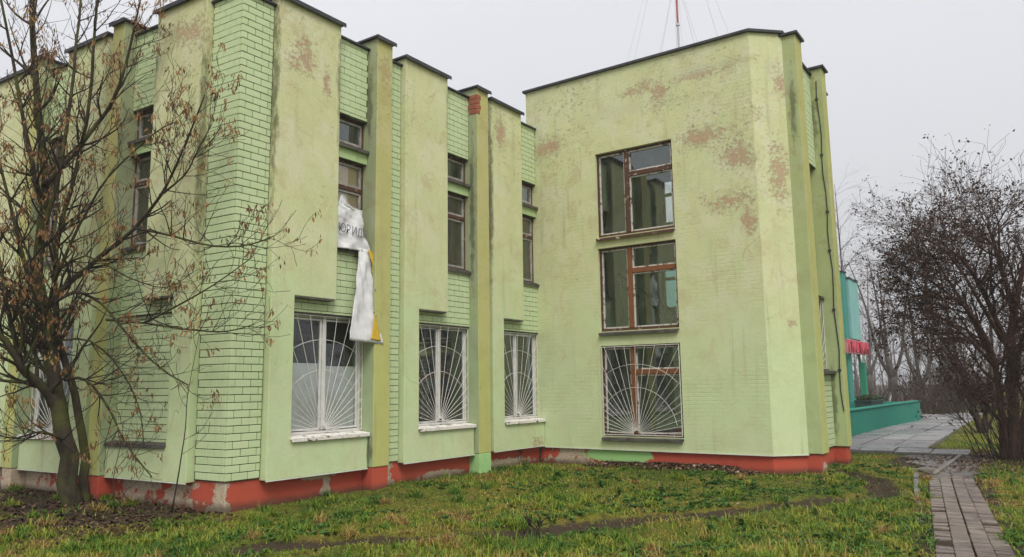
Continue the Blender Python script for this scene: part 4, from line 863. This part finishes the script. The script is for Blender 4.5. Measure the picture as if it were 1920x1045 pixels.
# --- the big tree before the left facade
D0 = 13.55
T = Tree(5)
def px_stem(T, pts, r0, r1, sides=8):
    # limbs that reach right stay clear of the facade behind them
    return T.poly([PX(p[0], p[1], min(p[2], float(np.interp(p[0], [0, 200, 250, 300, 350, 400, 520, 560], [99, 13.2, 12.7, 12.2, 11.6, 10.9, 10.7, 99])))) for p in pts], r0, r1, sides)
base = PX(140, 952, D0); TRE = empty('ash_maple_tree', (base.x, base.y, 0), 'bare forked tree hung with brown seed clusters before the left facade', 'tree')
s1 = px_stem(T, [(140, 965, D0), (128, 860, D0), (112, 760, D0), (100, 690, D0), (82, 590, D0 + .05), (74, 470, D0 + .1), (84, 330, D0 + .1), (66, 150, D0 + .15), (58, 0, D0 + .2), (52, -140, D0 + .2)], 0.165, 0.028, 10)
s2 = px_stem(T, [(158, 962, D0 + .15), (160, 860, D0 + .2), (140, 740, D0 + .2), (112, 640, D0 + .2), (102, 540, D0 + .25), (112, 430, D0 + .3), (142, 320, D0 + .35), (168, 190, D0 + .4), (178, 60, D0 + .4), (190, -80, D0 + .4)], 0.085, 0.018, 8)
s3 = px_stem(T, [(112, 770, D0), (82, 725, D0 - .1), (40, 690, D0 - .2), (10, 640, D0 - .3), (-40, 600, D0 - .4)], 0.085, 0.04, 8)
limbs = [s1, s2, s3]
for pts, r0, r1 in [
    ([(85, 575, D0), (130, 532, D0 - .1), (180, 488, D0 - .3), (250, 430, D0 - .5), (300, 368, D0 - .7), (335, 300, D0 - .8), (384, 178, D0 - 1.0)], 0.060, 0.010),
    ([(82, 345, D0), (130, 296, D0 - .1), (190, 222, D0 - .2), (225, 158, D0 - .3), (250, 60, D0 - .35), (268, -30, D0 - .4)], 0.055, 0.012),
    ([(92, 575, D0), (140, 548, D0 - .2), (190, 570, D0 - .4), (240, 630, D0 - .6), (300, 690, D0 - .8), (352, 722, D0 - .9)], 0.036, 0.010),
    ([(122, 712, D0), (160, 712, D0 - .2), (200, 760, D0 - .4), (235, 830, D0 - .5), (285, 895, D0 - .6)], 0.032, 0.009),
    ([(255, 428, D0 - .5), (320, 442, D0 - .8), (400, 462, D0 - 1.1), (470, 458, D0 - 1.3), (515, 442, D0 - 1.4)], 0.026, 0.008),
    ([(200, 600, D0 - .4), (270, 606, D0 - .7), (350, 618, D0 - 1.0), (420, 622, D0 - 1.2), (478, 608, D0 - 1.3)], 0.024, 0.007),
    ([(270, 606, D0 - .7), (330, 575, D0 - .9), (400, 535, D0 - 1.1), (474, 482, D0 - 1.2)], 0.020, 0.006),
    ([(76, 450, D0), (112, 320, D0 - .1), (132, 180, D0 - .2), (148, 40, D0 - .2), (155, -60, D0 - .2)], 0.045, 0.014),
    ([(78, 380, D0), (48, 250, D0 - .2), (24, 110, D0 - .3), (-6, -40, D0 - .4)], 0.045, 0.014),
    ([(90, 610, D0), (48, 500, D0 - .2), (18, 380, D0 - .3), (-16, 240, D0 - .4)], 0.05, 0.014),
    ([(300, 366, D0 - .7), (345, 330, D0 - .9), (372, 280, D0 - 1.1), (398, 232, D0 - 1.2)], 0.020, 0.006),
    ([(105, 520, D0 + .2), (150, 420, D0), (205, 330, D0 - .2), (290, 250, D0 - .5), (332, 228, D0 - .6)], 0.03, 0.006),
    ([(40, 690, D0 - .2), (10, 560, D0 - .3), (-10, 430, D0 - .4)], 0.05, 0.015),
    ([(95, 660, D0), (50, 600, D0 - .4), (0, 560, D0 - .7)], 0.03, 0.008),
    ([(100, 690, D0), (60, 640, D0 + .3), (0, 610, D0 + .5)], 0.03, 0.008),
    ([(100, 640, D0), (170, 640, D0 - .4), (230, 700, D0 - .7), (262, 770, D0 - .9), (270, 840, D0 - 1.0)], 0.022, 0.005),
    ([(95, 520, D0), (160, 480, D0 - .5), (240, 520, D0 - .9), (310, 540, D0 - 1.2), (360, 512, D0 - 1.3)], 0.022, 0.005),
    ([(130, 830, D0), (80, 810, D0 - .4), (30, 822, D0 - .7), (-20, 812, D0 - .9)], 0.028, 0.008)]:
    limbs.append(px_stem(T, pts, r0, r1, 6))
KW = dict(up=0.09, wob=0.12, kids=(3, 3, 3), shrink=0.55)
for k, lb in enumerate(limbs):
    if k < 2: T.sprout(lb, 28, 1.35, 2, 0.30, **KW)
    elif k == 2: T.sprout(lb, 14, 1.2, 2, 0.2, **KW)
    elif k in (3, 4, 10, 11, 12, 14): T.sprout(lb, 16, 0.95, 2, 0.15, **KW)
    else: T.sprout(lb, 21, 0.80, 1, 0.12, **KW)
T.trunk.build('trunk', M['bark'], TRE, smooth=True, fix=False); T.twigs.build('crown', M['twig'], TRE, smooth=True, fix=False)
hang_clusters(T, 0.33, 8, 0.078, 'seed_clusters', M['seed'], TRE, 3, 1)
print('tree tips', len(T.tips))
# --- saplings by the wall
def sapling(name, pts, r, label, seed, nb=5, L=0.5):
    S = Tree(seed); b = PX(*pts[0]); e = empty(name, (b.x, b.y, 0), label, 'sapling'); st = px_stem(S, pts, r, 0.003, 5); S.sprout(st, nb, L, 1, 0.3, rk=0.5, up=0.16, wob=0.08, kids=(2, 2), spread=(0.4, 0.7))
    S.trunk.build('stem', M['twig'], e, smooth=True, fix=False); S.twigs.build('twigs', M['twig'], e, smooth=True, fix=False) if S.twigs.v else None; return e
sapling('sapling', [(322, 962, 11.75), (336, 880, 11.7), (348, 800, 11.65), (352, 740, 11.6), (375, 620, 11.5)], 0.014, 'thin bare sapling standing before the painted brick corner', 3, 5, 0.75)
sapling('sapling', [(215, 960, 12.4), (212, 900, 12.4), (225, 840, 12.4), (232, 790, 12.35)], 0.009, 'short bare shoot at the foot of the forked tree', 4, 5, 0.5)

# --- hawthorn-like tree at the right edge
def leaf_cloud(T, prob, per, size, name, mat, parent, seed, levmax=1):
    g = np.random.default_rng(seed); tips = [(np.array(p), lev) for p, d, lev in T.tips if lev <= levmax]; C0 = []; tn = []
    for p, lev in tips:
        if g.random() > prob: continue
        k = g.integers(1, per + 1); C0.append(p + g.normal(0, size * 1.4, (k, 3))); tn.append(np.clip(g.random() * 0.6 + g.random(k) * 0.4, 0, 1))
    c = np.concatenate(C0); t_ = np.concatenate(tn); n = len(c); e1 = g.normal(0, 1, (n, 3)); e1 /= np.linalg.norm(e1, axis=1)[:, None]; e2 = np.cross(e1, g.normal(0, 1, (n, 3))); e2 /= np.linalg.norm(e2, axis=1)[:, None] + 1e-9
    ln = size * g.uniform(0.6, 1.4, n)[:, None]; V = np.stack([c - e1 * ln, c + e2 * ln * 0.55, c + e1 * ln, c - e2 * ln * 0.55], 1).reshape(-1, 3)
    return tag(np_mesh(name, V, np.arange(4 * n).reshape(-1, 4), mat, parent, np.repeat(t_, 4)), kind='stuff')
DH = 19.4
T = Tree(17); b = PX(1895, 862, DH); HAW = empty('hawthorn_tree', (b.x, b.y, 0), 'spreading dark hawthorn tree with leftover leaves at the right edge of the path', 'tree')
stems = []
for pts, r0, r1 in [
    ([(1898, 875, DH), (1900, 760, DH), (1895, 660, DH), (1902, 580, DH), (1922, 490, DH), (1938, 410, DH)], 0.17, 0.03),
    ([(1890, 875, DH), (1878, 780, DH - .2), (1868, 690, DH - .3), (1835, 610, DH - .5), (1790, 560, DH - .8), (1735, 520, DH - 1.0)], 0.11, 0.02),
    ([(1868, 690, DH - .3), (1820, 640, DH - .6), (1770, 600, DH - .8), (1710, 578, DH - 1.0), (1650, 615, DH - 1.1)], 0.05, 0.008),
    ([(1895, 660, DH), (1850, 560, DH - .2), (1815, 500, DH - .4), (1775, 465, DH - .5)], 0.08, 0.014),
    ([(1902, 590, DH), (1870, 480, DH + .3), (1858, 440, DH + .4), (1850, 400, DH + .5)], 0.08, 0.012),
    ([(1905, 880, DH + .2), (1925, 760, DH + .4), (1950, 650, DH + .6), (1985, 540, DH + .7)], 0.13, 0.02),
    ([(1890, 720, DH), (1930, 600, DH - .6), (1980, 520, DH - 1.2), (2030, 450, DH - 1.6)], 0.08, 0.015),
    ([(1885, 800, DH - .1), (1850, 760, DH - .6), (1800, 700, DH - 1.0), (1760, 640, DH - 1.3)], 0.05, 0.008),
    ([(1790, 560, DH - .8), (1740, 555, DH - .6), (1705, 510, DH - .4), (1680, 480, DH - .3)], 0.035, 0.006),
    ([(1880, 640, DH - .2), (1810, 520, DH - .9), (1760, 460, DH - 1.2), (1705, 440, DH - 1.4)], 0.05, 0.008),
    ([(1868, 690, DH + .3), (1800, 560, DH + 1.0), (1740, 470, DH + 1.5), (1710, 430, DH + 1.7)], 0.06, 0.01)]:
    stems.append(px_stem(T, pts, r0, r1, 7))
for k, st in enumerate(stems): T.sprout(st, 16 if k in (0, 5, 6) else 18, 1.45 if k not in (2, 7, 8, 9) else 0.75, 2, 0.25, up=0.03, wob=0.17, kids=(8, 6, 3), shrink=0.58)
T.trunk.build('trunk', M['hawtwig'], HAW, smooth=True, fix=False); T.twigs.build('crown', M['hawtwig'], HAW, smooth=True, fix=False)
print('haw tips', len(T.tips)); leaf_cloud(T, 0.55, 4, 0.031, 'leaves', M['darkleaf'], HAW, 8)
# dense shoots at its foot
T = Tree(23); SH = empty('shoot_thicket', (b.x + 0.2, b.y - 0.2, 0), 'thicket of thin brown shoots around the foot of the hawthorn', 'shrub')
for k in range(60):
    a = T.R.uniform(0, 6.28); r = T.R.uniform(0.1, 0.95); p = Vector((b.x + r * math.cos(a), b.y - 0.2 + r * math.sin(a), -0.03)); T.grow(p, Vector((math.cos(a) * 0.35, math.sin(a) * 0.35, 1)).normalized(), T.R.uniform(0.9, 2.3), 0.012, 1, up=0.03, wob=0.1, kids=(4,), spread=(0.3, 0.7))
T.twigs.build('shoots', M['twig'], SH, smooth=True, fix=False); leaf_cloud(T, 0.4, 3, 0.04, 'leaves', M['darkleaf'], SH, 9)
# --- second, smaller tree further along the walkway
DS = 28.9
T = Tree(31); b2 = PX(1842, 815, DS); HB = empty('hawthorn_tree', (b2.x, b2.y, 0), 'smaller forked tree behind, between the walkway and the larger hawthorn', 'tree')
for pts, r0, r1 in [([(1842, 818, DS), (1820, 750, DS), (1795, 680, DS), (1780, 600, DS), (1760, 500, DS)], 0.11, 0.02), ([(1844, 818, DS), (1850, 740, DS), (1860, 650, DS), (1850, 540, DS)], 0.10, 0.02), ([(1820, 750, DS), (1780, 710, DS - .5), (1745, 640, DS - .8)], 0.06, 0.012), ([(1846, 818, DS), (1870, 760, DS), (1900, 680, DS)], 0.07, 0.015), ([(1795, 680, DS), (1740, 600, DS + .6), (1700, 520, DS + 1)], 0.05, 0.01), ([(1838, 818, DS), (1790, 770, DS - .4), (1760, 720, DS - .6)], 0.045, 0.01)]:
    st = px_stem(T, pts, r0, r1, 6); T.sprout(st, 10, 1.5, 2, 0.3, up=0.06, wob=0.16, kids=(4, 3, 3), shrink=0.55)
T.trunk.build('trunk', M['brownbark'], HB, smooth=True, fix=False); T.twigs.build('crown', M['brownbark'], HB, smooth=True, fix=False); leaf_cloud(T, 0.6, 4, 0.05, 'leaves', M['darkleaf'], HB, 10)
# --- far bare trees
def far_tree(px, py, dist, H, r, seed, label, mat='farbark', kind='linden', group='bare trees beyond the walkway', fork=True):
    T = Tree(seed); b = PX(px, py, dist); b.z = 0; e = empty(kind + '_tree', tuple(b), label, 'tree', group); R = T.R; stems = []
    if kind == 'birch':
        stems = [T.poly([b + Vector((0, 0, -0.1)), b + Vector((0.1, 0.1, H * 0.5)), b + Vector((0, 0.2, H))], r, 0.02, 6, sub=6)]
        T.sprout(stems[0], 26, H * 0.26, 2, 0.3, up=0.06, wob=0.10, kids=(4, 4), shrink=0.5, spread=(0.3, 0.6), droop=0.5, rk=0.4)
    else:
        f = H * 0.16; stems.append(T.poly([b + Vector((0, 0, -0.1)), b + Vector((0, 0, f))], r, r * 0.85, 7))
        for k in range(4):
            a = k * 1.57 + R.uniform(-.4, .4); o = Vector((math.cos(a), math.sin(a), 0)); st = T.poly([b + Vector((0, 0, f * 0.9)), b + o * H * 0.07 + Vector((0, 0, f + H * 0.16)), b + o * H * 0.12 + Vector((0, 0, H * 0.62)), b + o * H * 0.2 + Vector((0, 0, H * 0.9))], r * 0.62, 0.025, 6); stems.append(st)
            T.sprout(st, 11, H * 0.24, 2, 0.2, up=0.07, wob=0.14, kids=(5, 4), shrink=0.55)
    T.trunk.build('trunk', M[mat], e, smooth=True, fix=False); T.twigs.build('crown', M[mat], e, smooth=True, fix=False); return e
far_tree(1676, 752, 66, 12.5, 0.34, 51, 'bare grey tree forking low in the mist, nearest the teal building')
far_tree(1730, 765, 53, 8.5, 0.26, 52, 'bare tree with a dark trunk at the end of the teal wall')
far_tree(1600, 760, 74, 19.5, 0.22, 53, 'tall pale birch rising above the roof of the teal building', kind='birch')
far_tree(1633, 752, 86, 15, 0.3, 54, 'misty bare tree right behind the corner of the teal building')
far_tree(1785, 748, 95, 14, 0.3, 55, 'faint bare tree in the mist behind the smaller hawthorn')
far_tree(1865, 745, 110, 15, 0.3, 56, 'faint bare tree in the mist behind the larger hawthorn')
far_tree(1560, 742, 120, 17, 0.3, 57, 'misty bare tree standing behind the teal building')
# brown hedge and scrub beyond the walkway
def scrub(pos, rad, H, n, seed, label, name='bare_shrub', mat='brownbark'):
    T = Tree(seed); e = empty(name, (pos.x, pos.y, 0), label, 'shrub', 'bare shrubs beyond the walkway')
    for k in range(n):
        a = T.R.uniform(0, 6.28); r = rad * math.sqrt(T.R.random()); p = Vector((pos.x + r * math.cos(a), pos.y + r * math.sin(a), -0.05)); T.grow(p, Vector((math.cos(a) * 0.3, math.sin(a) * 0.3, 1)).normalized(), H * T.R.uniform(0.7, 1.1), 0.022, 1, up=0.02, wob=0.12, kids=(5,), spread=(0.3, 0.7), shrink=0.45)
    T.trunk.build('stems', M[mat], e, fix=False) if T.trunk.v else None; T.twigs.build('twigs', M[mat], e, fix=False)
for k, (px, py, dist, rad, H, lab) in enumerate([(1752, 772, 47, 1.3, 2.4, 'rounded brown shrub right of the dark trunked tree'), (1790, 775, 45, 1.4, 2.0, 'brown shrub at the far end of the walkway'), (1640, 757, 62, 1.6, 1.9, 'russet shrub behind the planters by the teal building'), (1770, 760, 60, 2.2, 2.6, 'wide misty shrub behind the walkway end'), (1850, 765, 52, 2.0, 2.2, 'brown shrub behind the smaller hawthorn')]):
    p = PX(px, py, dist); scrub(p, rad, H, 90, 70 + k, lab)
# far-off wood: one misty mass
T = Tree(91); R = T.R
for k in range(95):
    q = PX(R.uniform(1380, 2300), 740, R.uniform(120, 210)); q.z = -0.3; H = R.uniform(8, 15)
    T.grow(q, Vector((0, 0, 1)), H * 0.8, 0.2, 2, up=0.1, wob=0.08, kids=(6, 8), shrink=0.36, spread=(0.4, 0.9))
o = MB(); o.v = T.trunk.v; o.f = T.trunk.f; o.add(T.twigs.v, T.twigs.f); tag(o.build('far_wood', M['farbark'], None, fix=False), 'hazy far-off wood of bare trees closing the view', 'wood', kind='stuff')

# ================================================================== grass, weeds and litter
def ok_ground(x, y):
    b = np.ones(len(x), bool)
    b &= ~((x > 6.45 + (9.5 - y) * 0) & (y > 9.47)); b &= ~((x > 6.5 - (y - 9.5) * 0.056) & (y > 9.47)); b &= ~((x > 14.5) & (x < 18.5) & (y > 3.9) & (x + y > 18.9)); b &= ~((x > 15.0) & (x < 15.46) & (y > 3.66)); b &= ~((x > 17.0) & (x < 17.36) & (y > 3.64))
    pd = np.abs(y - pav_axis(x)); b &= ~((x < 15.3) & (pd < 0.33)); b &= ~((x >= 15.3) & (x < 20.2) & (pd < 0.34 + 0.40 * np.clip((x - 15.2) / 4.5, 0, 1))); b &= ~((x > 19.9) & (x < 46) & (y > 1.9 + np.clip(x - 20, 0, 1.3) * 0.7) & (y < 10)); return b
N = 330000
az0, az1 = YAW - math.radians(37), YAW + math.radians(37)
rr = 3.9 + (rng.random(N) ** 1.25) * 24; aa = rng.uniform(az0, az1, N); gxp, gyp = rr * np.sin(aa), rr * np.cos(aa)
dens = 0.42 + 0.75 * vnoise(gxp * 1.4, gyp * 1.4, 31); rdp = seg_dist(gxp, gyp, RUT)
dens *= 1 - 0.97 * np.exp(-((rdp + (vnoise(gxp * 3, gyp * 3, 9) - 0.5) * 0.2) / 0.30) ** 2) * np.clip(vnoise(gxp * 0.9, gyp * 0.9, 20) * 2 + 0.25, 0, 1)
dens *= 1 - 0.85 * np.clip((gxp - 4.55 + (vnoise(gxp * 1.5, gyp * 1.5, 61) - 0.5) * 1.2) / 0.5, 0, 1) * np.clip((gyp - 9.75) / 0.4, 0, 1)
dens *= 1 - 0.85 * np.exp(-(np.hypot(gxp - 19.6, gyp - 0.6) / 1.6) ** 2); dens *= 1 - np.clip(1 - np.hypot((gxp - 18.3) / 1.7, (gyp - 2.4) / 0.8), 0, 0.32) * 3
dens *= np.where((gxp < 15.4) & (np.abs(gyp - pav_axis(gxp)) < 0.55), 0.5, 1.0)
keep = (rng.random(N) < dens) & ok_ground(gxp, gyp); gxp, gyp, rr = gxp[keep], gyp[keep], rr[keep]; n = len(gxp); gz = ground_h(gxp, gyp)
tc_n = 420; tcr = 4.2 + rng.random(tc_n) * 12; tca = rng.uniform(az0, az1, tc_n); tcx, tcy = tcr * np.sin(tca), tcr * np.cos(tca); tk = ok_ground(tcx, tcy) & (seg_dist(tcx, tcy, RUT) > 0.25); tcx, tcy = tcx[tk], tcy[tk]; TB_ = 55
tfx = np.repeat(tcx, TB_) + rng.normal(0, 0.045, len(tcx) * TB_); tfy = np.repeat(tcy, TB_) + rng.normal(0, 0.045, len(tcx) * TB_); n0 = n; tuft_t = np.repeat(rng.choice([0.15, 0.3, 0.45, 0.6, 0.7, 0.93], len(tcx)), TB_)
gxp = np.concatenate([gxp, tfx]); gyp = np.concatenate([gyp, tfy]); rr = np.hypot(gxp, gyp); n = len(gxp); gz = ground_h(gxp, gyp); rdp = np.concatenate([rdp[keep], np.full(n - n0, 1.0)]); keep = np.ones(n, bool)
tall = np.clip(vnoise(gxp * 0.9, gyp * 0.9, 33) * 1.6 - 0.3, 0.15, 1.1) * np.where(seg_dist(gxp, gyp, RUT) < 0.35, 0.6, 1.0)
near_band = np.where((gyp < 5.6 - 0.62 * (gxp - 6.0)) | (rdp[keep] < 0), 1.25, 0.85)
L = (0.025 + 0.085 * rng.random(n) ** 1.6) * (0.42 + 0.95 * tall) * near_band; L[n0:] = rng.uniform(0.08, 0.19, n - n0); W = 0.0032 + 0.0026 * rng.random(n) + 0.00022 * rr
a = rng.uniform(0, 2 * np.pi, n); lean = rng.uniform(0.35, 1.5, n); lean[n0:] = rng.uniform(0.5, 1.7, n - n0); dx, dy = np.cos(a), np.sin(a); sx, sy = -dy, dx
p0 = np.stack([gxp, gyp, gz - 0.004], 1); S = np.stack([sx, sy, np.zeros(n)], 1) * W[:, None]
m1 = p0 + np.stack([dx * np.sin(lean * 0.55), dy * np.sin(lean * 0.55), np.cos(lean * 0.55)], 1) * (L * 0.55)[:, None]; m2 = m1 + np.stack([dx * np.sin(lean * 1.5), dy * np.sin(lean * 1.5), np.cos(lean * 1.5)], 1) * (L * 0.5)[:, None]
V = np.stack([p0 - S, p0 + S, m1 + S * 0.8, m1 - S * 0.8, m2], 1).reshape(-1, 3); k = np.arange(n)[:, None] * 5
F = np.concatenate([k + [0, 1, 2], k + [0, 2, 3], k + [3, 2, 4]], 0)
patch = vnoise(gxp * 0.8, gyp * 0.8, 41) * 0.55 + vnoise(gxp * 2.7, gyp * 2.7, 42) * 0.45; tint = np.clip((patch - 0.5) * 1.7 + 0.475 + rng.normal(0, 0.17, n), 0, 1); tint[n0:] = np.clip(tuft_t + rng.normal(0, 0.07, n - n0), 0, 1)
M['grass'] = leaf_mat('grass_blade', [(0.0, (0.04, 0.11, 0.014)), (0.40, (0.13, 0.225, 0.022)), (0.70, (0.27, 0.30, 0.035)), (0.88, (0.38, 0.29, 0.08)), (1.0, (0.28, 0.16, 0.065))], 0.3, 0.6)
tag(np_mesh('grass', V, F, M['grass'], None, np.repeat(tint, 5)), 'short olive and yellowing grass covering the uneven lawn', 'grass', kind='stuff'); print('blades', n)
# low broad-leaved ground cover, nobody could count it
def rosettes(x, y, nl, size, g, up=0.5):
    V = []; tn = []
    for cx, cy in zip(x, y):
        z = float(ground_h(np.array([cx]), np.array([cy]))[0]); k = int(g.integers(nl - 2, nl + 3)); base = g.random(); s = size * g.uniform(0.6, 1.4)
        for q in range(k):
            a_ = g.uniform(0, 6.283); el = g.uniform(0.1, up); ln = s * g.uniform(0.7, 1.2); w = ln * g.uniform(0.2, 0.34); d = np.array([math.cos(a_) * math.cos(el), math.sin(a_) * math.cos(el), math.sin(el)]); sd_ = np.array([-math.sin(a_), math.cos(a_), 0.0]); o = np.array([cx, cy, z + 0.005])
            V += [o, o + d * ln * 0.5 + sd_ * w + [0, 0, 0.01], o + d * ln - [0, 0, ln * 0.18], o + d * ln * 0.5 - sd_ * w + [0, 0, 0.01]]; tn += [np.clip(base * 0.6 + g.random() * 0.4, 0, 1)] * 4
    return np.array(V), np.array(tn)
g = np.random.default_rng(77); cx = g.uniform(4.5, 17, 9000); cy = g.uniform(0.2, 9.4, 9000); kk = (vnoise(cx * 1.3, cy * 1.3, 55) > 0.60) & ok_ground(cx, cy) & (seg_dist(cx, cy, RUT) > 0.3) & (cx + cy > 9.0); cx, cy = cx[kk][:1500], cy[kk][:1500]
V, tn = rosettes(cx, cy, 6, 0.065, g, 0.8); M['weed'] = leaf_mat('weed_leaf', [(0.0, (0.028, 0.085, 0.020)), (0.6, (0.07, 0.16, 0.028)), (1.0, (0.15, 0.22, 0.045))], 0.25, 0.5)
tag(np_mesh('ground_cover', V, np.arange(len(V)).reshape(-1, 4), M['weed'], None, tn), 'patches of low green broad-leaved plants among the grass', 'ground cover', kind='stuff')
def weed(px, py, H, nl, size, label, seed, stems=5):
    p = GND(px, py); g = np.random.default_rng(seed); z = float(ground_h(np.array([p.x]), np.array([p.y]))[0]); e = empty('weed_plant', (p.x, p.y, z), label, 'plant', 'weeds standing in the grass'); mb = MB(); V = []; tn = []
    for k in range(stems):
        a_ = g.uniform(0, 6.283); r = g.uniform(0.02, 0.16) * H * 2; top = np.array([p.x + r * math.cos(a_), p.y + r * math.sin(a_), z + H * g.uniform(0.6, 1.05)]); bot = np.array([p.x + 0.2 * r * math.cos(a_), p.y + 0.2 * r * math.sin(a_), z - 0.02]); mb.tube([bot, (bot + top) / 2, top], [0.004, 0.003, 0.002], 4)
        for q in range(nl):
            t = 0.15 + 0.85 * (q + g.random()) / nl; o = bot + (top - bot) * t; b_ = g.uniform(0, 6.283); el = g.uniform(-0.3, 0.6); ln = size * g.uniform(0.6, 1.2) * (1.2 - 0.5 * t); w = ln * 0.32; d = np.array([math.cos(b_) * math.cos(el), math.sin(b_) * math.cos(el), math.sin(el)]); sd_ = np.array([-math.sin(b_), math.cos(b_), 0])
            V += [o, o + d * ln * 0.45 + sd_ * w, o + d * ln - [0, 0, ln * 0.25], o + d * ln * 0.45 - sd_ * w]; tn += [np.clip(g.normal(0.35, 0.22), 0, 1)] * 4
    mb.build('stem', M['weed'], e, fix=False); V = np.array(V); tag(np_mesh('leaves', V, np.arange(len(V)).reshape(-1, 4), M['weed'], e, np.array(tn)), kind='stuff')
for k, (px, py, H, nl, sz, lab) in enumerate([
    (1412, 917, 0.24, 9, 0.075, 'tall leafy weed right before the red base of the stair wing'), (1477, 968, 0.22, 9, 0.065, 'upright dark weed standing alone by the muddy rut'), (1535, 928, 0.10, 6, 0.07, 'low leafy weed near the corner facet of the stair wing'),
    (1160, 930, 0.20, 8, 0.08, 'dark green weed clump in the lawn below the grille of the stair window'), (1125, 915, 0.16, 8, 0.085, 'leafy weed left of the dark clump below the stair windows'), (1240, 925, 0.17, 8, 0.08, 'leafy weed right of the dark clump below the stair windows'),
    (985, 882, 0.24, 8, 0.08, 'leafy weed in the inner corner of the building'), (1045, 898, 0.18, 7, 0.11, 'broad leaved weed in the lawn by the inner corner'), (1345, 910, 0.18, 8, 0.07, 'leafy weed under the leaf litter of the wing wall'), (1530, 975, 0.13, 7, 0.07, 'dark low weed left of the kerb stones'), (1390, 985, 0.12, 7, 0.07, 'small green weed in the near grass below the rut')]): weed(px, py, H, nl, sz, lab, 200 + k)
def dry_stalk(px, py, H, label, seed, n=4):
    p = GND(px, py); g = random.Random(seed); e = empty('dry_stalk', (p.x, p.y, 0), label, 'plant', 'dry stalks'); mb = MB()
    for k in range(n):
        q = Vector((p.x + g.uniform(-.12, .12), p.y + g.uniform(-.06, .06), -0.02)); t_ = q + Vector((g.uniform(-.12, .12), g.uniform(-.1, .1), H * g.uniform(.6, 1))); mb.tube([q, (q + t_) / 2 + Vector((g.uniform(-.03, .03), 0, 0)), t_], [0.006, 0.005, 0.003], 4)
        for j in range(6):
            o = q + (t_ - q) * g.uniform(.3, 1); mb.tube([o, o + Vector((g.uniform(-.09, .09), g.uniform(-.05, .05), g.uniform(0, .1)))], [0.004, 0.009], 4)
    mb.build('stalks', M['twig'], e, fix=False)
dry_stalk(935, 862, 0.62, 'tall dry stalks before the third slab near the inner corner', 1); dry_stalk(975, 872, 0.45, 'shorter dry stalks right in the inner corner', 2); dry_stalk(1003, 1000, 0.2, 'thin dark dry stalks at the edge of the muddy rut', 3, 5)
# fallen leaves
M['litter'] = leaf_mat('fallen_leaf', [(0.0, (0.035, 0.020, 0.014)), (0.55, (0.10, 0.055, 0.03)), (0.85, (0.22, 0.14, 0.08)), (1.0, (0.42, 0.34, 0.25))], 0.1, 0.7)
def litter(name, x, y, zoff, label, g, size=0.032, bias=0.5):
    n = len(x); z = ground_h(x, y) + zoff + g.random(n) * 0.012; c = np.stack([x, y, z], 1); a_ = g.uniform(0, 6.283, n); ln = size * g.uniform(0.5, 1.3, n); tl = g.normal(0, 0.35, n)
    d = np.stack([np.cos(a_), np.sin(a_), np.sin(tl)], 1) * ln[:, None]; e = np.stack([-np.sin(a_), np.cos(a_), np.sin(g.normal(0, 0.5, n))], 1) * (ln * 0.6)[:, None]
    V = np.stack([c - d, c - e, c + d, c + e], 1).reshape(-1, 3); t_ = np.clip(g.beta(1.2, 2.0, n) + (bias - 0.5), 0, 1); tag(np_mesh(name, V, np.arange(4 * n).reshape(-1, 4), M['litter'], None, np.repeat(t_, 4)), label, 'leaf litter', kind='stuff')
g = np.random.default_rng(5)
n = 2600; yy = g.uniform(4.6, 8.2, n); xx = 14.46 - np.abs(g.normal(0, 0.16, n)); litter('leaf_litter', xx, yy, 0.03 + 0.06 * np.clip(1 - np.abs(xx - 14.4) / 0.2, 0, 1) * (np.abs(yy - 6.4) < 1.4), 'drift of brown leaves along the red base of the stair wing', g, 0.038, 0.66)
n = 3600; xx = g.normal(19.2, 1.5, n); yy = g.normal(1.1, 0.75, n); litter('leaf_litter', xx, yy, 0.012, 'brown fallen leaves under the hawthorn beside the path', g, 0.032, 0.58)
n = 5200; xx = g.uniform(3.4, 6.6, n); yy = g.uniform(9.0, 14.5, n); kk = (yy > 9.2 - (xx - 3.5) * 0.1 + g.normal(0, 0.5, n)); litter('leaf_litter', xx[kk], yy[kk], 0.006, 'dark fallen leaves on the soil around the forked tree', g, 0.034, 0.42)
n = 1500; xx = g.uniform(5, 19, n); yy = g.uniform(-0.5, 9.2, n); kk = ok_ground(xx, yy); litter('leaf_litter', xx[kk], yy[kk], 0.015, 'single brown leaves scattered through the lawn', g, 0.03, 0.5)

# ================================================================== haze: the damp winter air
hz = MB(); hz.box(-260, 430, -280, 400, -1.6, 48.5); t = NT('damp_air'); pv = t.n('VolumePrincipled'); pv.inputs['Color'].default_value = (0.93, 0.94, 0.96, 1); pv.inputs['Density'].default_value = 0.0016; pv.inputs['Anisotropy'].default_value = 0.2
t.t.links.new(pv.outputs[0], t.out.inputs['Volume']); ho = hz.build('haze', t.m); tag(ho, 'thin damp haze filling the air', 'haze', kind='stuff'); ho.display_type = 'WIRE'
